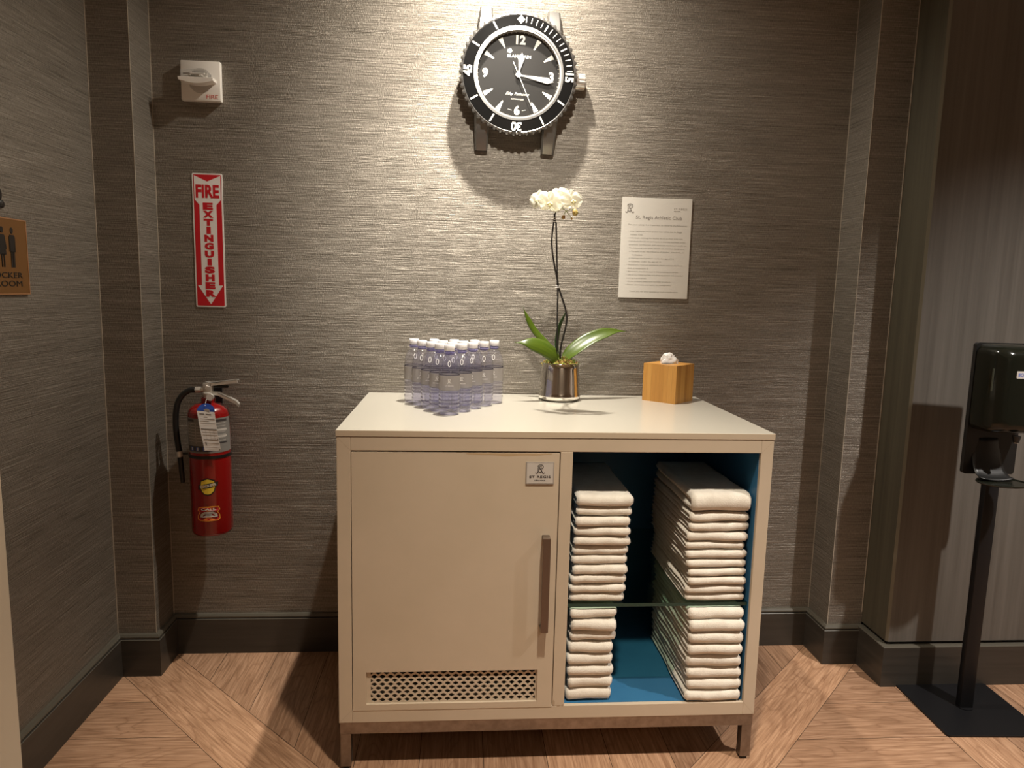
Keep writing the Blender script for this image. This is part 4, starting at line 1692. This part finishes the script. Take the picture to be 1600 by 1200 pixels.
PP = [2*P_[0]-P_[1]]+P_+[2*P_[-1]-P_[-2]]
for k in range(len(P_)-1):
    for i in range(6):
        t = i/6
        p0, p1, p2, p3 = PP[k:k+4]
        sm.append(.5*((2*p1)+(-p0+p2)*t+(2*p0-5*p1+4*p2-p3)*t*t+(-p0+3*p1-3*p2+p3)*t**3))
sm.append(P_[-1])
g.tube(sm, .0098, 'black', 14)
hose = g.obj('hose', ex, smooth=True)
g = G(); g.tube([(-.1005, -.010, .292), (-.0985, -.010, .272)], .0112, 'polsteel', 14); g.obj('hose_ferrule', hose, smooth=True)
g = G(); g.tube([(-.0990, -.010, .276), (-.0960, -.010, .230), (-.0925, -.010, .180)], [.0092, .0088, .0072], 'black', 14); g.obj('nozzle', hose, smooth=True)
# inspection tag hanging in front of the cylinder
g = G()
TL, TR, BR2, BL2 = Vector((-.013, -.074, .446)), Vector((.0430, -.070, .441)), Vector((.0600, -.066, .306)), Vector((.0105, -.080, .311))
def tg(u, v_, out=0.0):
    p = (TL*(1-u)+TR*u)*(1-v_)+(BL2*(1-u)+BR2*u)*v_
    return (p.x, p.y-out-.004*math.sin(v_*3.1), p.z)
n = 8
v, f = [], []
for i in range(n+1):
    v += [tg(0, i/n), tg(1, i/n)]
for i in range(n):
    f.append((2*i, 2*i+1, 2*i+3, 2*i+2))
g.add(v, [q[::-1] for q in f], 'tagwhite')
def bar(u0, u1, v0, v1, m_, out=.0005):
    g.add([tg(u0, v0, out), tg(u1, v0, out), tg(u1, v1, out), tg(u0, v1, out)], [(3, 2, 1, 0)], m_)
for u0, u1, v0, v1 in ((.12, .40, .055, .085), (.48, .80, .055, .085), (.35, .55, .13, .15), (.1, .95, .185, .195), (.1, .6, .24, .25), (.1, .95, .29, .297),
                       (.06, .98, .43, .462), (.1, .95, .52, .526), (.3, .308, .47, .70), (.55, .558, .47, .70), (.78, .788, .47, .70), (.1, .95, .59, .596),
                       (.1, .95, .70, .722), (.1, .95, .80, .806), (.15, .22, .78, .86), (.1, .8, .90, .905), (.9, .97, .68, .71), (.9, .97, .95, .98)):
    bar(u0, u1, v0, v1, 'signtext')
pts = []
c0 = (TL+TR)/2
for k in range(13):
    a = math.pi*k/12
    pts.append((c0.x+.0300*math.cos(a), -.0712+.006*math.sin(a), .4430+.027*math.sin(a)))
g.add(pts+[tuple(TL), tuple(TR)], [tuple(range(13))+(13, 14)], 'tagblue')
pts = []
for k in range(9):
    a = math.pi*k/8
    pts.append((c0.x+.003+.011*math.cos(a), -.0722, .4440+.009*math.sin(a)))
g.add(pts, [tuple(range(9))], 'lightplate')
g.tube([(.013, -.071, .462), (.008, -.045, .476), (.002, -.018, .482)], .0008, 'clip', 6)
o = g.obj('inspection_tag', ex)
o['label'] = 'white paper inspection tag with a blue top'
o.modifiers.new('s', 'SOLIDIFY').thickness = .0004

# ------------------------------------------------------------------ locker room sign on the left wall
ls = thing('locker_room_sign', (XP, -.6350, 1.4310), 'bronze locker room sign with black figures on the left wall', 'sign')
def LG():
    g = G(); g.T = ML.copy(); return g
g = LG()
g.box((-.0985, -.0985, 0), (.1010, .0985, .006), 'copper', .001)
o = g.obj('plate', ls)
g = LG()
for a, b in (((-.0985, -.0985, .006), (.1010, -.0955, .0068)), ((-.0985, .0955, .006), (.1010, .0985, .0068)),
             ((-.0985, -.0955, .006), (-.0955, .0955, .0068)), ((.0980, -.0955, .006), (.1010, .0955, .0068))):
    g.box(a, b, 'copperedge')
g.obj('raised_rim', ls)
def figure(g, cx, skirt):
    z0, z1 = .006, .0072
    g.lathe([(.0080, z0), (.0080, z1)], 'iconblack', 20, fn=lambda p: (p[0]+cx, p[1]+.0670, p[2]))
    if skirt:
        g.prism([(cx-.010, .055), (cx+.010, .055), (cx+.019, .004), (cx-.019, .004)], z0, z1, 'iconblack')
        for s in (-1, 1):
            g.prism([(cx+s*.010, .055), (cx+s*.014, .052), (cx+s*.023, .020), (cx+s*.018, .018)], z0, z1, 'iconblack')
            g.prism([(cx+s*.003, .006), (cx+s*.009, .006), (cx+s*.009, -.028), (cx+s*.003, -.028)], z0, z1, 'iconblack')
    else:
        g.prism([(cx-.012, .056), (cx+.012, .056), (cx+.012, .012), (cx-.012, .012)], z0, z1, 'iconblack')
        for s in (-1, 1):
            g.prism([(cx+s*.012, .055), (cx+s*.0175, .050), (cx+s*.0175, .012), (cx+s*.0135, .012)], z0, z1, 'iconblack')
            g.prism([(cx+s*.0015, .013), (cx+s*.011, .013), (cx+s*.011, -.028), (cx+s*.0015, -.028)], z0, z1, 'iconblack')
g = LG()
for cx_, sk in ((.036, False), (-.004, True)):
    k0 = len(g.v)
    figure(g, 0, sk)
    for i_ in range(k0, len(g.v)):
        g.v[i_] = Vector((g.v[i_].x, cx_+g.v[i_].y*.72, g.v[i_].z))
g.obj('figures', ls)
g = LG()
text_fit(g, 'LOCKER', -.060, .072, -.0480, .0150, 'iconblack', .006, depth=.0010)
text_fit(g, 'ROOM', -.040, .068, -.0700, .0150, 'iconblack', .006, depth=.0010)
g.obj('lettering', ls)
em = LG()
em.T = Matrix.Translation((XP, -.6420, 1.5730)) @ ML
for k, (cx, cy, rr_) in enumerate(((.0, .014, .020), (-.020, -.012, .016), (.018, -.010, .010), (.0, -.022, .009))):
    em.lathe([(rr_, 0), (rr_, .004), (rr_*.7, .006), (0, .006)], 'iconblack', 20, fn=lambda p: (p[0]+cx, p[1]+cy, p[2]))
tag(em.obj('wall_emblem', smooth=True), 'small dark emblem on the left wall just above the bronze locker room sign', 'emblem')

# ------------------------------------------------------------------ hand sanitizer stand
st = thing('sanitizer_stand', (1.7280, -.4550, 0), 'black floor stand with a square base plate in front of the dark wood wall', 'stand', rz=R(-2.5))
g = G()
g.prism(rrect(.166, .152, .012), 0, .007, 'blackpaint')
g.T = Matrix()
o = g.obj('base_plate', st, bevel=.001)
o.location = (.006, -.006, 0)
g = G(); g.box((-.0235, -.0125, .007), (.0235, .0125, 1.20), 'blackpaint', .004)
g.lathe([(.026, .007), (.026, .010)], 'blackpaint', 24)
g.obj('post', st, smooth=True)
g = G(); g.T = Matrix.Translation((-.0325, -.0130, 1.0410)) @ MW
g.T = Matrix.Translation((-.0325, -.0130, 1.0375)) @ MW
g.prism(rrect(.0840, .2100, .010), 0, .0150, 'black'); g.obj('mounting_board', st, smooth=True)
ds = thing('sanitizer_dispenser', (1.6950, -.4835, .99), 'glossy black wall-style hand sanitizer dispenser mounted on the black stand', 'dispenser', rz=R(-2.5))
def rslab(g, w, h0, h1, d, r_, m, taper=1.0):
    """rounded cover: outline rrect, bulging toward -y"""
    n = 8
    hh = (h1-h0)/2
    cz = (h1+h0)/2
    rows_ = []
    for i in range(n+1):
        q = i/n
        a = q*math.pi/2
        ins = (1-math.cos(a))*.034 + .006*q
        rows_.append([(x, -(d-.036)*min(1, i/2) - (.036*math.sin((q-.25)/.75*math.pi/2) if i > 2 else 0), cz+z_) for x, z_ in rrect(max(w-ins, .01), max(hh-ins*.9, .01), max(r_-ins*.25, .006), 6)])
    m_ = len(rows_[0])
    v = [p for r0 in rows_ for p in r0]
    f = []
    for i in range(n):
        for k in range(m_):
            k2 = (k+1) % m_
            f.append((i*m_+k, i*m_+k2, (i+1)*m_+k2, (i+1)*m_+k))
    f.append(tuple(range(n*m_, n*m_+m_)))
    f.append(tuple(range(m_))[::-1])
    g.add(v, f, m)
g = G(); rslab(g, .0830, -.018, .256, .105, .030, 'blackgloss'); o = g.obj('cover', ds, smooth=True, angle=50)
g = G()
g.box((-.0785, -.0760, .115), (-.0700, -.0700, .185), 'window', .001)
g.obj('level_window', ds)
g = G(); g.T = Matrix.Translation((0, -.1050, .170)) @ MW
g.prism(rrect(.0290, .0110, .003), 0, .0016, 'lightplate')
text_fit(g, 'ECOLAB', -.0235, .0235, 0, .0095, 'bluetext', .0016, depth=.0004, bold=.0003)
g.obj('maker_label', ds)
g = G()
g.tube([(.010, -.085, -.020), (.010, -.085, -.040)], [.012, .008], 'black', 14)
g.tube([(.010, -.085, -.036), (.010, -.085, -.043)], .006, 'polsteel', 12)
g.obj('pump_nozzle', ds, smooth=True)
# drip tray: curved chute and lip
g = G()
n, m_ = 12, 10
v, f = [], []
for i in range(n+1):
    q = i/n
    y = .004-.060*q**2.6
    z_ = -.045-.124*math.sin(q*math.pi/2)
    w_ = .044+.008*q
    for k in range(m_+1):
        u = k/m_*2-1
        v.append((u*w_-.012, y+.010*(u*u)*(1-q)-.004, z_+.006*u*u*q))
for i in range(n):
    for k in range(m_):
        a = i*(m_+1)+k
        f.append((a, a+1, a+m_+2, a+m_+1))
g.add(v, f, 'black')
o = g.obj('drip_chute', ds, smooth='all'); o.modifiers.new('s', 'SOLIDIFY').thickness = .003
g = G()
pts = [(.074*math.cos(a), .056*math.sin(a)) for a in [k*2*math.pi/32 for k in range(32)]]
g.T = Matrix.Translation((-.002, -.066, -.176))
g.prism(pts, 0, .004, 'blackgloss')
g.tube([(.074*math.cos(a), .056*math.sin(a), .004) for a in [k*2*math.pi/32 for k in range(33)]], .003, 'blackgloss', 6, caps=False)
g.obj('drip_tray', ds, smooth=True)
